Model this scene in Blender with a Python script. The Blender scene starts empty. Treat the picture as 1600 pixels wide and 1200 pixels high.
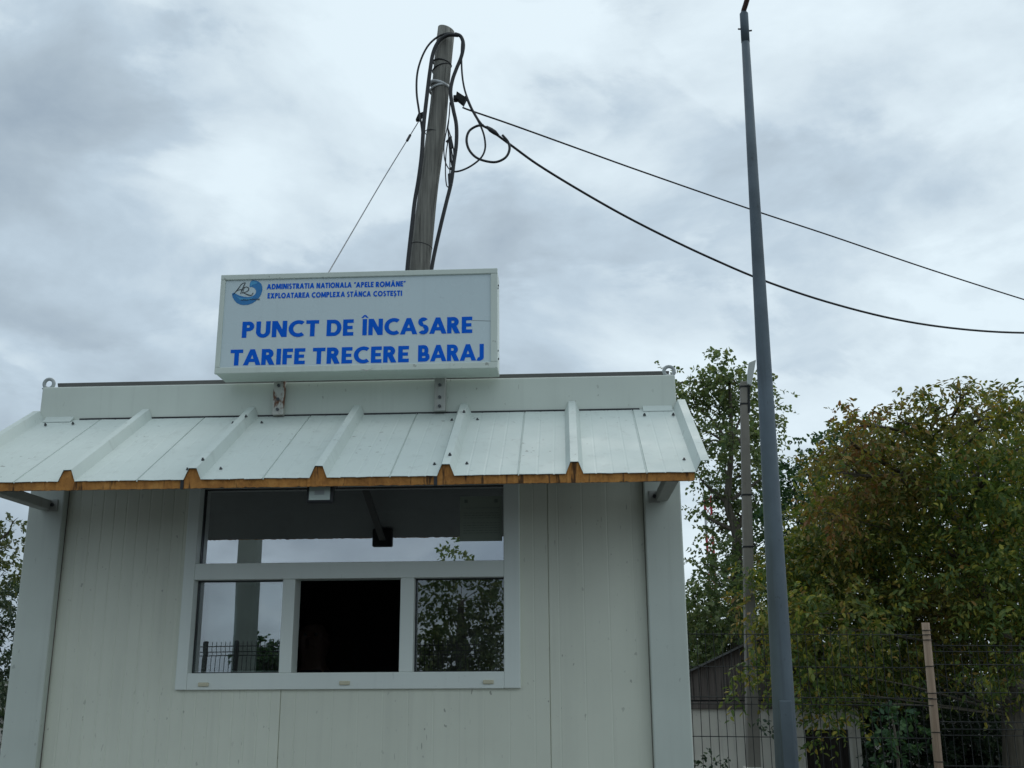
import bpy, bmesh, math, random
import numpy as np
from mathutils import Vector, Matrix

random.seed(7)
RNG = np.random.default_rng(7)
C = bpy.context.scene.collection
SC = bpy.context.scene

# ------------------------------------------------------------------ camera
F_PX, PITCH, YAW, ROLL = 1650.0, 0.26992, -0.05147, -0.005977
CAM = Vector((0.9881, -4.7369, 1.2575))


def cam_axes():
    cp, sp, cy, sy = math.cos(PITCH), math.sin(PITCH), math.cos(YAW), math.sin(YAW)
    fwd = Vector((sy * cp, cy * cp, sp))
    right = Vector((cy, -sy, 0))
    up = right.cross(fwd)
    cr, sr = math.cos(ROLL), math.sin(ROLL)
    return right * cr + up * sr, -right * sr + up * cr, fwd


R_, U_, F_ = cam_axes()
cd = bpy.data.cameras.new("camera")
cam = bpy.data.objects.new("camera", cd)
C.objects.link(cam)
SC.camera = cam
cd.sensor_width = 36.0
cd.lens = F_PX / 1600.0 * 36.0
cd.clip_start, cd.clip_end = 0.05, 3000
cam.matrix_world = Matrix(((R_.x, U_.x, -F_.x, CAM.x), (R_.y, U_.y, -F_.y, CAM.y),
                           (R_.z, U_.z, -F_.z, CAM.z), (0, 0, 0, 1)))


def ray(px, py):
    return F_ + R_ * ((px - 800) / F_PX) - U_ * ((py - 600) / F_PX)


def at(px, py, y):
    """the point seen at a photo pixel, on the vertical plane y"""
    d = ray(px, py)
    return CAM + d * ((y - CAM.y) / d.y)


def on_plane(px, py, p0, n):
    d = ray(px, py)
    return CAM + d * ((p0 - CAM).dot(n) / d.dot(n))


GLASS_Y = 0.10


def mirrored(px, py, dist):
    """a point behind the photographer whose mirror image in the panes is seen at px,py"""
    p = at(px, py, dist + CAM.y)
    return Vector((p.x, 2 * GLASS_Y - p.y, p.z))


# ------------------------------------------------------------------ world, sun, exposure
SUN_EL, SUN_AZ = math.radians(52), math.radians(14)     # high, behind the kiosk, veiled by cloud
w = bpy.data.worlds.new("World")
SC.world = w
w.use_nodes = True
nt = w.node_tree
nt.nodes.clear()


def N(tree, kind, **kw):
    n = tree.nodes.new(kind)
    for k, v in kw.items():
        if k in n.inputs:
            n.inputs[k].default_value = v
        else:
            setattr(n, k, v)
    return n


def mathn(tree, op, a, b=None, clamp=False):
    n = tree.nodes.new('ShaderNodeMath')
    n.operation = op
    n.use_clamp = clamp
    for i, v in enumerate((a, b)):
        if v is None:
            continue
        if hasattr(v, 'is_linked') or hasattr(v, 'node'):
            tree.links.new(v, n.inputs[i])
        else:
            n.inputs[i].default_value = v
    return n.outputs[0]


def ramp(tree, fac, stops, interp='LINEAR'):
    n = tree.nodes.new('ShaderNodeValToRGB')
    n.color_ramp.interpolation = interp
    el = n.color_ramp.elements
    while len(el) < len(stops):
        el.new(0.5)
    for e, (p, c) in zip(el, stops):
        e.position = p
        e.color = (*c, 1) if len(c) == 3 else c
    tree.links.new(fac, n.inputs[0])
    return n.outputs[0]


def mixc(tree, fac, a, b, blend='MIX'):
    n = tree.nodes.new('ShaderNodeMix')
    n.data_type = 'RGBA'
    n.blend_type = blend
    for sock, v in ((n.inputs[0], fac), (n.inputs[6], a), (n.inputs[7], b)):
        if hasattr(v, 'node'):
            tree.links.new(v, sock)
        elif isinstance(v, (tuple, list)):
            sock.default_value = (*v, 1) if len(v) == 3 else v
        else:
            sock.default_value = v
    return n.outputs[2]


tc = N(nt, 'ShaderNodeTexCoord')
sep = N(nt, 'ShaderNodeSeparateXYZ')
nt.links.new(tc.outputs['Generated'], sep.inputs[0])
dx, dy, dz = sep.outputs
mp = N(nt, 'ShaderNodeMapping')
mp.inputs['Location'].default_value = (2.35, 0.2, 0.25)
mp.inputs['Scale'].default_value = (1.0, 1.0, 1.75)
nt.links.new(tc.outputs['Generated'], mp.inputs[0])
n1 = N(nt, 'ShaderNodeTexNoise', Scale=4.2, Detail=9.0, Roughness=0.55, Distortion=0.25)
n2 = N(nt, 'ShaderNodeTexNoise', Scale=2.1, Detail=2.0, Roughness=0.5)
nt.links.new(mp.outputs[0], n1.inputs['Vector'])
nt.links.new(mp.outputs[0], n2.inputs['Vector'])
dens = mathn(nt, 'ADD', mathn(nt, 'MULTIPLY', n1.outputs[0], 0.50), mathn(nt, 'MULTIPLY', n2.outputs[0], 0.24))
n3 = N(nt, 'ShaderNodeTexNoise', Scale=3.1, Detail=9.0, Roughness=0.56, Distortion=0.3)
mp3 = N(nt, 'ShaderNodeMapping')
mp3.inputs['Location'].default_value = (7.1, 3.3, 1.9)
mp3.inputs['Scale'].default_value = (1.0, 1.0, 2.1)
nt.links.new(tc.outputs['Generated'], mp3.inputs[0])
nt.links.new(mp3.outputs[0], n3.inputs['Vector'])
edge = ramp(nt, n3.outputs[0], [(0.45, (0, 0, 0)), (0.52, (0.75,) * 3), (0.62, (1, 1, 1))], 'EASE')
dens = mathn(nt, 'ADD', dens, mathn(nt, 'MULTIPLY', edge, 0.062))
# thicker cloud to the left (-x) of the view, thinner overhead
dens = mathn(nt, 'ADD', dens, mathn(nt, 'MULTIPLY', dx, -0.12))
dens = mathn(nt, 'ADD', mathn(nt, 'ADD', dens, mathn(nt, 'MULTIPLY', dz, -0.26)), 0.163)
cloud = ramp(nt, dens, [(0.37, (0.76, 0.88, 0.945)), (0.44, (0.65, 0.76, 0.83)), (0.50, (0.50, 0.61, 0.70)),
                        (0.56, (0.41, 0.50, 0.575)), (0.66, (0.30, 0.38, 0.46))])
sky = N(nt, 'ShaderNodeTexSky', sky_type='NISHITA', sun_disc=False, sun_elevation=SUN_EL, sun_rotation=SUN_AZ)
b1 = N(nt, 'ShaderNodeBackground', Strength=0.06)
nt.links.new(sky.outputs[0], b1.inputs[0])
b2 = N(nt, 'ShaderNodeBackground', Strength=1.02)
nt.links.new(cloud, b2.inputs[0])
mx = N(nt, 'ShaderNodeMixShader', Fac=0.9)
nt.links.new(b1.outputs[0], mx.inputs[1])
nt.links.new(b2.outputs[0], mx.inputs[2])
wo = N(nt, 'ShaderNodeOutputWorld')
nt.links.new(mx.outputs[0], wo.inputs[0])

sl = bpy.data.lights.new("sun", 'SUN')
sl.energy, sl.angle, sl.color = 0.6, math.radians(30), (1.0, 0.96, 0.9)
so = bpy.data.objects.new("sun", sl)
C.objects.link(so)
so.location = (0, 0, 30)
sd = Vector((math.sin(SUN_AZ) * math.cos(SUN_EL), math.cos(SUN_AZ) * math.cos(SUN_EL), math.sin(SUN_EL)))
so.rotation_euler = (-sd).to_track_quat('-Z', 'Y').to_euler()
SC.view_settings.view_transform = 'Standard'
SC.view_settings.look = 'None'
SC.view_settings.exposure = 0.1
SC.view_settings.gamma = 1.0

# ------------------------------------------------------------------ materials
MATS = {}


def new_mat(name):
    m = bpy.data.materials.new(name)
    m.use_nodes = True
    t = m.node_tree
    b = t.nodes['Principled BSDF']
    return m, t, b


def coords(t, scale=(1, 1, 1)):
    a = N(t, 'ShaderNodeTexCoord')
    g = N(t, 'ShaderNodeMapping')
    g.inputs['Scale'].default_value = scale
    t.links.new(a.outputs['Object'], g.inputs[0])
    return g.outputs[0]


def noise(t, scale, vec, detail=4.0, rough=0.55):
    n = N(t, 'ShaderNodeTexNoise', Scale=scale, Detail=detail, Roughness=rough)
    t.links.new(vec, n.inputs['Vector'])
    return n.outputs[0]


def paint(name, col, rough=0.42, speck=0.35, streak=0.25, var=0.10, metal=0.0, dirt=(0.10, 0.09, 0.07), bump=0.03, drips=0.0):
    """painted sheet: slight unevenness, small dirt specks, faint run-down streaks"""
    m, t, b = new_mat(name)
    o = coords(t)
    v = ramp(t, noise(t, 1.7, o, 5), [(0.3, tuple(c * (1 - var) for c in col)), (0.7, tuple(min(1, c * (1 + var * .5)) for c in col))])
    if streak:
        s = ramp(t, noise(t, 1.0, coords(t, (26, 26, 1.1)), 3), [(0.56, (0, 0, 0)), (0.80, (1, 1, 1))])
        v = mixc(t, mathn(t, 'MULTIPLY', s, streak), v, dirt)
    if drips:
        s = ramp(t, noise(t, 1.0, coords(t, (95, 95, 15)), 2, 0.4), [(0.725, (0, 0, 0)), (0.77, (1, 1, 1))])
        g = ramp(t, noise(t, 1.6, coords(t, (1, 1, .8)), 2), [(0.42, (0, 0, 0)), (0.58, (1, 1, 1))])
        v = mixc(t, mathn(t, 'MULTIPLY', mathn(t, 'MULTIPLY', s, g), drips), v, dirt)
        s = ramp(t, noise(t, 1.0, coords(t, (9, 9, .5)), 4), [(0.52, (0, 0, 0)), (0.75, (1, 1, 1))])
        v = mixc(t, mathn(t, 'MULTIPLY', s, drips * .35), v, tuple(c * .62 for c in col))
    if speck:
        s = ramp(t, noise(t, 34.0, coords(t, (1.3, 1.3, 0.8)), 2, 0.4), [(0.69, (0, 0, 0)), (0.72, (1, 1, 1))])
        g = ramp(t, noise(t, 2.2, o, 2), [(0.45, (0, 0, 0)), (0.62, (1, 1, 1))])
        v = mixc(t, mathn(t, 'MULTIPLY', mathn(t, 'MULTIPLY', s, g), speck), v, dirt)
    t.links.new(v, b.inputs['Base Color'])
    r = ramp(t, noise(t, 6.0, o, 3), [(0.3, (rough * .85,) * 3), (0.7, (min(1, rough * 1.2),) * 3)])
    t.links.new(r, b.inputs['Roughness'])
    b.inputs['Metallic'].default_value = metal
    if bump:
        bp = N(t, 'ShaderNodeBump', Strength=bump, Distance=0.02)
        t.links.new(noise(t, 3.0, o, 2), bp.inputs['Height'])
        t.links.new(bp.outputs[0], b.inputs['Normal'])
    MATS[name] = m
    return m


paint('white_panel', (0.73, 0.748, 0.63), 0.45, 0.55, 0.10, 0.08, drips=0.55)
paint('white_beam', (0.585, 0.632, 0.57), 0.45, 0.5, 0.10, drips=0.35)
paint('white_frame', (0.77, 0.82, 0.765), 0.35, 0.15, 0.05, 0.05)
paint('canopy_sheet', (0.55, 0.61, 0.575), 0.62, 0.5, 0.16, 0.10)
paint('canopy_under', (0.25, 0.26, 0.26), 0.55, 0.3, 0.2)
paint('sign_case', (0.60, 0.66, 0.60), 0.38, 0.5, 0.12)
paint('sign_face', (0.57, 0.665, 0.69), 0.28, 0.12, 0.06, 0.05, bump=0.01)
paint('grey_roof', (0.12, 0.12, 0.115), 0.6, 0.4, 0.3, 0.3)
paint('galvanised', (0.105, 0.135, 0.16), 0.55, 0.5, 0.5, 0.32, metal=0.35, dirt=(0.05, 0.055, 0.06), drips=0.5)
paint('ring_paint', (0.36, 0.39, 0.39), 0.45, 0.4, 0.1)
paint('bracket_paint', (0.42, 0.43, 0.40), 0.5, 0.6, 0.4, 0.15, dirt=(0.16, 0.08, 0.04))
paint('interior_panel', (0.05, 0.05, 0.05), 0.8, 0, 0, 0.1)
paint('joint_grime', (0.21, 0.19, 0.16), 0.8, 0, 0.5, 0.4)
paint('cream_plastic', (0.62, 0.58, 0.42), 0.4, 0.2, 0.0)
paint('lamp_head', (0.42, 0.45, 0.43), 0.4, 0.3, 0.1)
paint('pale_plaster', (0.66, 0.63, 0.55), 0.85, 0.4, 0.35, 0.15)
paint('concrete', (0.22, 0.205, 0.175), 0.9, 0.5, 0.3, 0.2, bump=0.1)
paint('green_concrete', (0.15, 0.18, 0.16), 0.9, 0.3, 0.3, 0.2)
paint('wire_dark', (0.014, 0.016, 0.016), 0.8, 0, 0, 0.2)
paint('wire_grey', (0.09, 0.10, 0.10), 0.5, 0, 0, 0.2)
paint('black_plastic', (0.012, 0.013, 0.016), 0.45, 0, 0, 0.1)
paint('cable_black', (0.010, 0.011, 0.014), 0.5, 0, 0, 0.1, bump=0)
paint('steel_wire', (0.16, 0.17, 0.18), 0.45, 0, 0, 0.1, metal=0.5, bump=0)
paint('screw_dark', (0.06, 0.065, 0.07), 0.4, 0, 0, 0.1, bump=0)
paint('white_strap', (0.55, 0.57, 0.58), 0.4, 0.3, 0.0)
paint('lettering_blue', (0.002, 0.12, 0.66), 0.35, 0, 0, 0.05, bump=0)
MATS['lettering_blue'].node_tree.nodes['Principled BSDF'].inputs['Specular IOR Level'].default_value = 0.08
paint('emblem_blue', (0.015, 0.20, 0.50), 0.35, 0, 0, 0.25, bump=0)
paint('emblem_pale', (0.06, 0.33, 0.60), 0.35, 0, 0, 0.15, bump=0)
paint('emblem_black', (0.01, 0.012, 0.016), 0.35, 0, 0, 0.05, bump=0)
paint('paper', (0.27, 0.31, 0.26), 0.8, 0, 0, 0.06, bump=0)
paint('ink', (0.15, 0.175, 0.15), 0.7, 0, 0, 0.05, bump=0)
paint('lamp_glass', (0.50, 0.58, 0.53), 0.15, 0, 0, 0.05, bump=0)
paint('mast_red', (0.42, 0.03, 0.05), 0.6, 0, 0, 0.1, bump=0)
paint('mast_white', (0.6, 0.6, 0.6), 0.6, 0, 0, 0.1, bump=0)
paint('skin', (0.16, 0.10, 0.075), 0.55, 0, 0, 0.08, bump=0)
paint('dark_hair', (0.02, 0.016, 0.012), 0.6, 0, 0, 0.2, bump=0)
paint('dark_cloth', (0.03, 0.035, 0.05), 0.9, 0, 0, 0.2, bump=0)
paint('rust_post', (0.10, 0.05, 0.04), 0.6, 0.3, 0.3, 0.2)


def foam_mat():
    m, t, b = new_mat('orange_foam')
    o = coords(t)
    v = ramp(t, noise(t, 26, o, 6, 0.65), [(0.25, (0.29, 0.125, 0.035)), (0.5, (0.47, 0.21, 0.052)), (0.75, (0.60, 0.30, 0.085))])
    big = ramp(t, noise(t, 3.3, o, 3), [(0.42, (0, 0, 0)), (0.68, (1, 1, 1))])
    v = mixc(t, mathn(t, 'MULTIPLY', big, 0.4), v, (0.20, 0.075, 0.02))
    s = ramp(t, noise(t, 1.0, coords(t, (34, 4, 5)), 3, 0.6), [(0.57, (0, 0, 0)), (0.64, (1, 1, 1))])
    v = mixc(t, mathn(t, 'MULTIPLY', s, 0.85), v, (0.035, 0.018, 0.010))
    t.links.new(v, b.inputs['Base Color'])
    b.inputs['Roughness'].default_value = 0.95
    bp = N(t, 'ShaderNodeBump', Strength=0.6, Distance=0.006)
    t.links.new(noise(t, 60, o, 5), bp.inputs['Height'])
    t.links.new(bp.outputs[0], b.inputs['Normal'])
    MATS['orange_foam'] = m


def wood_mat(name, c0, c1, c2, along='z', crack=0.8):
    m, t, b = new_mat(name)
    sc = (34, 34, 1.2) if along == 'z' else (1.2, 34, 34)
    g = noise(t, 1.0, coords(t, sc), 6, 0.65)
    v = ramp(t, g, [(0.28, c0), (0.5, c1), (0.74, c2)])
    cr = ramp(t, noise(t, 1.0, coords(t, tuple(s * 1.5 if s > 2 else s * .6 for s in sc)), 3), [(0.62, (0, 0, 0)), (0.68, (1, 1, 1))])
    v = mixc(t, mathn(t, 'MULTIPLY', cr, crack), v, tuple(c * .25 for c in c0))
    bl = ramp(t, noise(t, 2.4, coords(t), 4), [(0.4, (0, 0, 0)), (0.7, (1, 1, 1))])
    v = mixc(t, mathn(t, 'MULTIPLY', bl, 0.35), v, c0)
    t.links.new(v, b.inputs['Base Color'])
    b.inputs['Roughness'].default_value = 0.9
    bp = N(t, 'ShaderNodeBump', Strength=0.7, Distance=0.01)
    t.links.new(g, bp.inputs['Height'])
    t.links.new(bp.outputs[0], b.inputs['Normal'])
    MATS[name] = m


def rust_mat():
    m, t, b = new_mat('rusty_white')
    o = coords(t)
    s = ramp(t, noise(t, 16, coords(t, (1.2, 1.2, .6)), 5, 0.6), [(0.545, (0, 0, 0)), (0.62, (1, 1, 1))])
    v = mixc(t, s, (0.50, 0.50, 0.46), (0.14, 0.05, 0.018))
    t.links.new(v, b.inputs['Base Color'])
    b.inputs['Roughness'].default_value = 0.6
    MATS['rusty_white'] = m


def glass_mat(name, refl, tint):
    m, t, b = new_mat(name)
    t.nodes.remove(b)
    out = t.nodes['Material Output']
    tr = N(t, 'ShaderNodeBsdfTransparent', Color=(*tint, 1))
    gl = N(t, 'ShaderNodeBsdfGlossy', Roughness=0.0, Color=(0.96, 0.97, 1, 1))
    bp = N(t, 'ShaderNodeBump', Strength=0.012, Distance=0.02)
    t.links.new(noise(t, 2.2, coords(t), 1), bp.inputs['Height'])
    t.links.new(bp.outputs[0], gl.inputs['Normal'])
    lw = N(t, 'ShaderNodeLayerWeight', Blend=0.2)
    fac = mathn(t, 'ADD', mathn(t, 'MULTIPLY', lw.outputs['Fresnel'], 0.5), refl, True)
    mxs = N(t, 'ShaderNodeMixShader')
    t.links.new(fac, mxs.inputs[0])
    t.links.new(tr.outputs[0], mxs.inputs[1])
    t.links.new(gl.outputs[0], mxs.inputs[2])
    # thin film of dust and wipe marks
    df = N(t, 'ShaderNodeBsdfDiffuse', Color=(0.5, 0.5, 0.47, 1))
    du = ramp(t, noise(t, 1.0, coords(t, (5, 5, 2.2)), 6, 0.65), [(0.42, (0.004,) * 3), (0.72, (0.075,) * 3)])
    m2 = N(t, 'ShaderNodeMixShader')
    t.links.new(du, m2.inputs[0])
    t.links.new(mxs.outputs[0], m2.inputs[1])
    t.links.new(df.outputs[0], m2.inputs[2])
    t.links.new(m2.outputs[0], out.inputs[0])
    MATS[name] = m


def leaf_mat(name, stops, brown=(0.10, 0.045, 0.015), brown_amt=0.5, brown_scale=0.9, trans=0.28):
    m, t, b = new_mat(name)
    g = N(t, 'ShaderNodeNewGeometry')
    v = ramp(t, g.outputs['Random Per Island'], stops)
    if brown_amt:
        br = ramp(t, noise(t, brown_scale, coords(t), 4, 0.6), [(0.45, (0, 0, 0)), (0.66, (1, 1, 1))])
        rr = mathn(t, 'FRACT', mathn(t, 'MULTIPLY', g.outputs['Random Per Island'], 17.31))
        f = mathn(t, 'MULTIPLY', mathn(t, 'MULTIPLY', br, rr), brown_amt * 1.6, True)
        v = mixc(t, f, v, brown)
    t.links.new(v, b.inputs['Base Color'])
    b.inputs['Roughness'].default_value = 0.5
    b.inputs['Specular IOR Level'].default_value = 0.3
    tl = N(t, 'ShaderNodeBsdfTranslucent')
    t.links.new(mixc(t, 1.0, v, (1.2, 1.25, 0.7, 1), 'MULTIPLY'), tl.inputs[0])
    mxs = N(t, 'ShaderNodeMixShader', Fac=trans)
    t.links.new(b.outputs[0], mxs.inputs[1])
    t.links.new(tl.outputs[0], mxs.inputs[2])
    t.links.new(mxs.outputs[0], t.nodes['Material Output'].inputs[0])
    MATS[name] = m


def ground_mat(name, a, c, scale):
    m, t, b = new_mat(name)
    o = coords(t)
    v = ramp(t, noise(t, scale, o, 8, 0.65), [(0.3, a), (0.7, c)])
    t.links.new(v, b.inputs['Base Color'])
    b.inputs['Roughness'].default_value = 0.95
    MATS[name] = m


foam_mat()
rust_mat()
wood_mat('pole_wood', (0.085, 0.083, 0.074), (0.205, 0.20, 0.178), (0.34, 0.33, 0.29))
wood_mat('barn_wood', (0.07, 0.058, 0.052), (0.14, 0.118, 0.105), (0.20, 0.175, 0.155))
wood_mat('opening_shade', (0.018, 0.014, 0.011), (0.035, 0.028, 0.022), (0.06, 0.048, 0.038))  # brown-black colour standing for the shade inside the shed opening
wood_mat('post_wood', (0.16, 0.11, 0.075), (0.29, 0.21, 0.15), (0.42, 0.33, 0.25))
wood_mat('bark', (0.05, 0.045, 0.035), (0.11, 0.095, 0.07), (0.18, 0.155, 0.12))
glass_mat('tinted_glass', 0.50, (0.62, 0.64, 0.62))
glass_mat('clear_glass', 0.13, (0.75, 0.78, 0.76))
glass_mat('sash_glass', 0.25, (0.72, 0.76, 0.75))
leaf_mat('walnut_leaf', [(0.0, (0.055, 0.100, 0.030)), (0.42, (0.105, 0.160, 0.040)), (0.75, (0.185, 0.215, 0.048)), (0.90, (0.36, 0.33, 0.055)), (1.0, (0.29, 0.17, 0.048))], (0.24, 0.115, 0.045), 0.80, 0.45, trans=0.40)
leaf_mat('poplar_leaf', [(0.0, (0.085, 0.135, 0.062)), (0.6, (0.15, 0.205, 0.09)), (1.0, (0.23, 0.25, 0.12))], brown_amt=0.25, brown=(0.13, 0.11, 0.04), trans=0.42)
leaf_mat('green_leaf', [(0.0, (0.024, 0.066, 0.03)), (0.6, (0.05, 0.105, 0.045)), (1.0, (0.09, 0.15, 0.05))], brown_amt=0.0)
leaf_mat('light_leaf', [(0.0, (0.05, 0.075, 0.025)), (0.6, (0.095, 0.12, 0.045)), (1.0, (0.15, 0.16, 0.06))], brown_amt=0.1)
leaf_mat('dark_leaf', [(0.0, (0.022, 0.040, 0.026)), (0.6, (0.038, 0.062, 0.036)), (1.0, (0.065, 0.095, 0.045))], brown_amt=0.0)  # dark green foliage of shrubs, weed, conifer and far trees
ground_mat('gravel', (0.06, 0.058, 0.052), (0.14, 0.135, 0.12), 6)
ground_mat('asphalt', (0.035, 0.035, 0.037), (0.065, 0.065, 0.066), 20)

# ------------------------------------------------------------------ object helpers


class MB:
    def __init__(s):
        s.v, s.f = [], []

    def add(s, vs, fs):
        k = len(s.v)
        s.v += [tuple(p) for p in vs]
        s.f += [tuple(i + k for i in f) for f in fs]
        return s

    def box(s, x0, x1, y0, y1, z0, z1):
        v = [(x, y, z) for z in (z0, z1) for y in (y0, y1) for x in (x0, x1)]
        return s.add(v, [(0, 2, 3, 1), (4, 5, 7, 6), (0, 1, 5, 4), (2, 6, 7, 3), (0, 4, 6, 2), (1, 3, 7, 5)])

    def hexa(s, p):
        """8 points: bottom ring of 4 (counter-clockwise), then the top ring"""
        return s.add(p, [(3, 2, 1, 0), (4, 5, 6, 7), (0, 1, 5, 4), (1, 2, 6, 5), (2, 3, 7, 6), (3, 0, 4, 7)])

    def tube(s, pts, rad, n=8, cap=True):
        pts = [Vector(p) for p in pts]
        if not hasattr(rad, '__len__'):
            rad = [rad] * len(pts)
        base = len(s.v)
        ref = None
        for i, p in enumerate(pts):
            a = pts[max(0, i - 1)]
            b = pts[min(len(pts) - 1, i + 1)]
            t = (b - a)
            t = t.normalized() if t.length > 1e-9 else Vector((0, 0, 1))
            if ref is None:
                ref = Vector((0, -1, 0)) if abs(t.y) < .8 else Vector((1, 0, 0))
            u = (ref - t * ref.dot(t))
            u = u.normalized() if u.length > 1e-6 else t.orthogonal().normalized()
            ref = u
            q = t.cross(u)
            for k in range(n):
                a_ = 2 * math.pi * k / n
                s.v.append(tuple(p + (u * math.cos(a_) + q * math.sin(a_)) * rad[i]))
        for i in range(len(pts) - 1):
            for k in range(n):
                a, b = base + i * n + k, base + i * n + (k + 1) % n
                s.f.append((a, b, b + n, a + n))
        if cap:
            s.f.append(tuple(base + k for k in reversed(range(n))))
            s.f.append(tuple(base + (len(pts) - 1) * n + k for k in range(n)))
        return s

    def prism(s, poly, y0, y1):
        """outline in (x,z), closed, from y0 (front) to y1"""
        n = len(poly)
        k = len(s.v)
        s.v += [(x, y0, z) for x, z in poly] + [(x, y1, z) for x, z in poly]
        s.f.append(tuple(k + i for i in range(n)))
        s.f.append(tuple(k + n + i for i in reversed(range(n))))
        for i in range(n):
            j = (i + 1) % n
            s.f.append((k + i, k + n + i, k + n + j, k + j))
        return s

    def torus(s, c, R, r, n=28, m=10, axis='y'):
        k = len(s.v)
        for i in range(n):
            a = 2 * math.pi * i / n
            for j in range(m):
                b = 2 * math.pi * j / m
                q = R + r * math.cos(b)
                s.v.append((c[0] + q * math.cos(a), c[1] + r * math.sin(b), c[2] + q * math.sin(a)))
        for i in range(n):
            for j in range(m):
                a, b = k + i * m + j, k + ((i + 1) % n) * m + j
                a2, b2 = k + i * m + (j + 1) % m, k + ((i + 1) % n) * m + (j + 1) % m
                s.f.append((a, b, b2, a2))
        return s


def worldloc(o):
    l = Vector((0, 0, 0))
    while o is not None:
        l = l + Vector(o.location)
        o = o.parent
    return l


def link(name, me, mat, parent=None):
    o = bpy.data.objects.new(name, me)
    C.objects.link(o)
    if mat:
        me.materials.append(MATS[mat])
    if parent is not None:
        o.parent = parent
    return o


def part(name, mb, mat, parent=None, smooth=False, bevel=0.0, label=None, flip=True):
    """one mesh object; its points are given in world coordinates"""
    off = worldloc(parent) if parent is not None else Vector((0, 0, 0))
    me = bpy.data.meshes.new(name)
    me.from_pydata([tuple(Vector(v) - off) for v in mb.v], [], mb.f)
    if flip:
        bm = bmesh.new()
        bm.from_mesh(me)
        bmesh.ops.recalc_face_normals(bm, faces=bm.faces)
        bm.to_mesh(me)
        bm.free()
    if smooth:
        me.shade_smooth()
    o = link(name, me, mat, parent)
    if bevel:
        b = o.modifiers.new('bevel', 'BEVEL')
        b.width, b.segments, b.limit_method, b.angle_limit = bevel, 2, 'ANGLE', math.radians(40)
        b.harden_normals = False
    if label:
        o['label'] = label
    return o


def tag(o, label=None, cat=None, group=None, kind=None):
    for k, v in (('label', label), ('category', cat), ('group', group), ('kind', kind)):
        if v:
            o[k] = v
    return o


def thing(name, loc, label, cat, group=None):
    o = bpy.data.objects.new(name, None)
    o.empty_display_size = 0.2
    C.objects.link(o)
    o.location = loc
    return tag(o, label, cat, group)


def smooth_path(pts, n=8):
    """Catmull-Rom through the points"""
    p = [Vector(q) for q in pts]
    p = [p[0] * 2 - p[1]] + p + [p[-1] * 2 - p[-2]]
    out = []
    for i in range(1, len(p) - 2):
        for k in range(n):
            t = k / n
            a, b, c, d = p[i - 1], p[i], p[i + 1], p[i + 2]
            out.append(0.5 * ((2 * b) + (c - a) * t + (2 * a - 5 * b + 4 * c - d) * t * t + (3 * b - a - 3 * c + d) * t ** 3))
    out.append(p[-2])
    return out


# ------------------------------------------------------------------ setting: ground and road
g = MB()
n = 40
xs = [-400 + 800 * i / n for i in range(n + 1)]
for j in range(n + 1):
    for i in range(n + 1):
        g.v.append((xs[i], xs[j], 0.0))
for j in range(n):
    for i in range(n):
        a = j * (n + 1) + i
        g.f.append((a, a + 1, a + n + 2, a + n + 1))
tag(part('ground', g, 'gravel'), kind='structure')
tag(part('road', MB().box(-60, 60, -6.6, -1.6, -0.05, 0.004), 'asphalt'), kind='structure')

# ------------------------------------------------------------------ kiosk
TOP = 2.60
kiosk = thing('ticket_kiosk', (0, 0, 0), 'white prefabricated toll kiosk with sliding window and ribbed canopy', 'kiosk')
WALL_Y = 0.045
PW = 0.165                                   # post width
for sx in (-1, 1):
    x0, x1 = sorted((sx * 1.5, sx * (1.5 - PW)))
    part('corner_post', MB().box(x0, x1, 0.0, 0.12, 0.0, 2.37), 'white_beam', kiosk, bevel=0.006)
    x0, x1 = sorted((sx * 1.5, sx * 1.44))
    part('side_wall', MB().box(x0, x1, 0.12, 2.40, 0.05, 2.37), 'white_panel', kiosk)
part('top_beam', MB().box(-1.5, 1.5, 0.0, 0.12, 2.372, TOP), 'white_beam', kiosk, bevel=0.006)
part('rear_wall', MB().box(-1.44, 1.44, 2.34, 2.40, 0.05, 2.37), 'white_panel', kiosk)
part('base_beam', MB().box(-1.5 + PW, 1.5 - PW, 0.01, 0.12, 0.0, 0.12), 'white_beam', kiosk, bevel=0.005)
# front wall: a sheet with fine vertical micro ribs and two panel joints, with the window hole left open
fr = {'l': -1.7449 + .9881, 'r': -0.2154 + .9881, 'b': at(540, 1077, 0.02).z, 't': 2.16}
WX0, WX1, WZ0, WZ1 = fr['l'], fr['r'], fr['b'], fr['t']


def wall_strip(mb, x0, x1, z0, z1):
    """corrugation: grooves 1.5 mm deep, deep joints 6 mm"""
    grooves = []
    x = -1.33
    k = 0
    while x < 1.33:
        grooves.append((x, 0.0014 if x < -0.2 else 0.0007, 0.004))
        x += 0.0555 if x < -0.2 else 0.111
        k += 1
    joints = [at(438, 1100, WALL_Y).x, at(857, 900, WALL_Y).x]
    for j in joints:
        grooves = [q for q in grooves if abs(q[0] - j) > 0.03]
        grooves.append((j, 0.007, 0.0022))
    grooves.sort()
    prof = [(x0, WALL_Y)]
    for gx, d, wd in grooves:
        if gx - wd <= x0 + 1e-4 or gx + wd >= x1 - 1e-4:
            continue
        prof += [(gx - wd, WALL_Y), (gx - wd * .4, WALL_Y + d), (gx + wd * .4, WALL_Y + d), (gx + wd, WALL_Y)]
    prof.append((x1, WALL_Y))
    k = len(mb.v)
    m = len(prof)
    mb.v += [(x, y, z0) for x, y in prof] + [(x, y, z1) for x, y in prof]
    for i in range(m - 1):
        mb.f.append((k + i, k + i + 1, k + m + i + 1, k + m + i))


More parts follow.
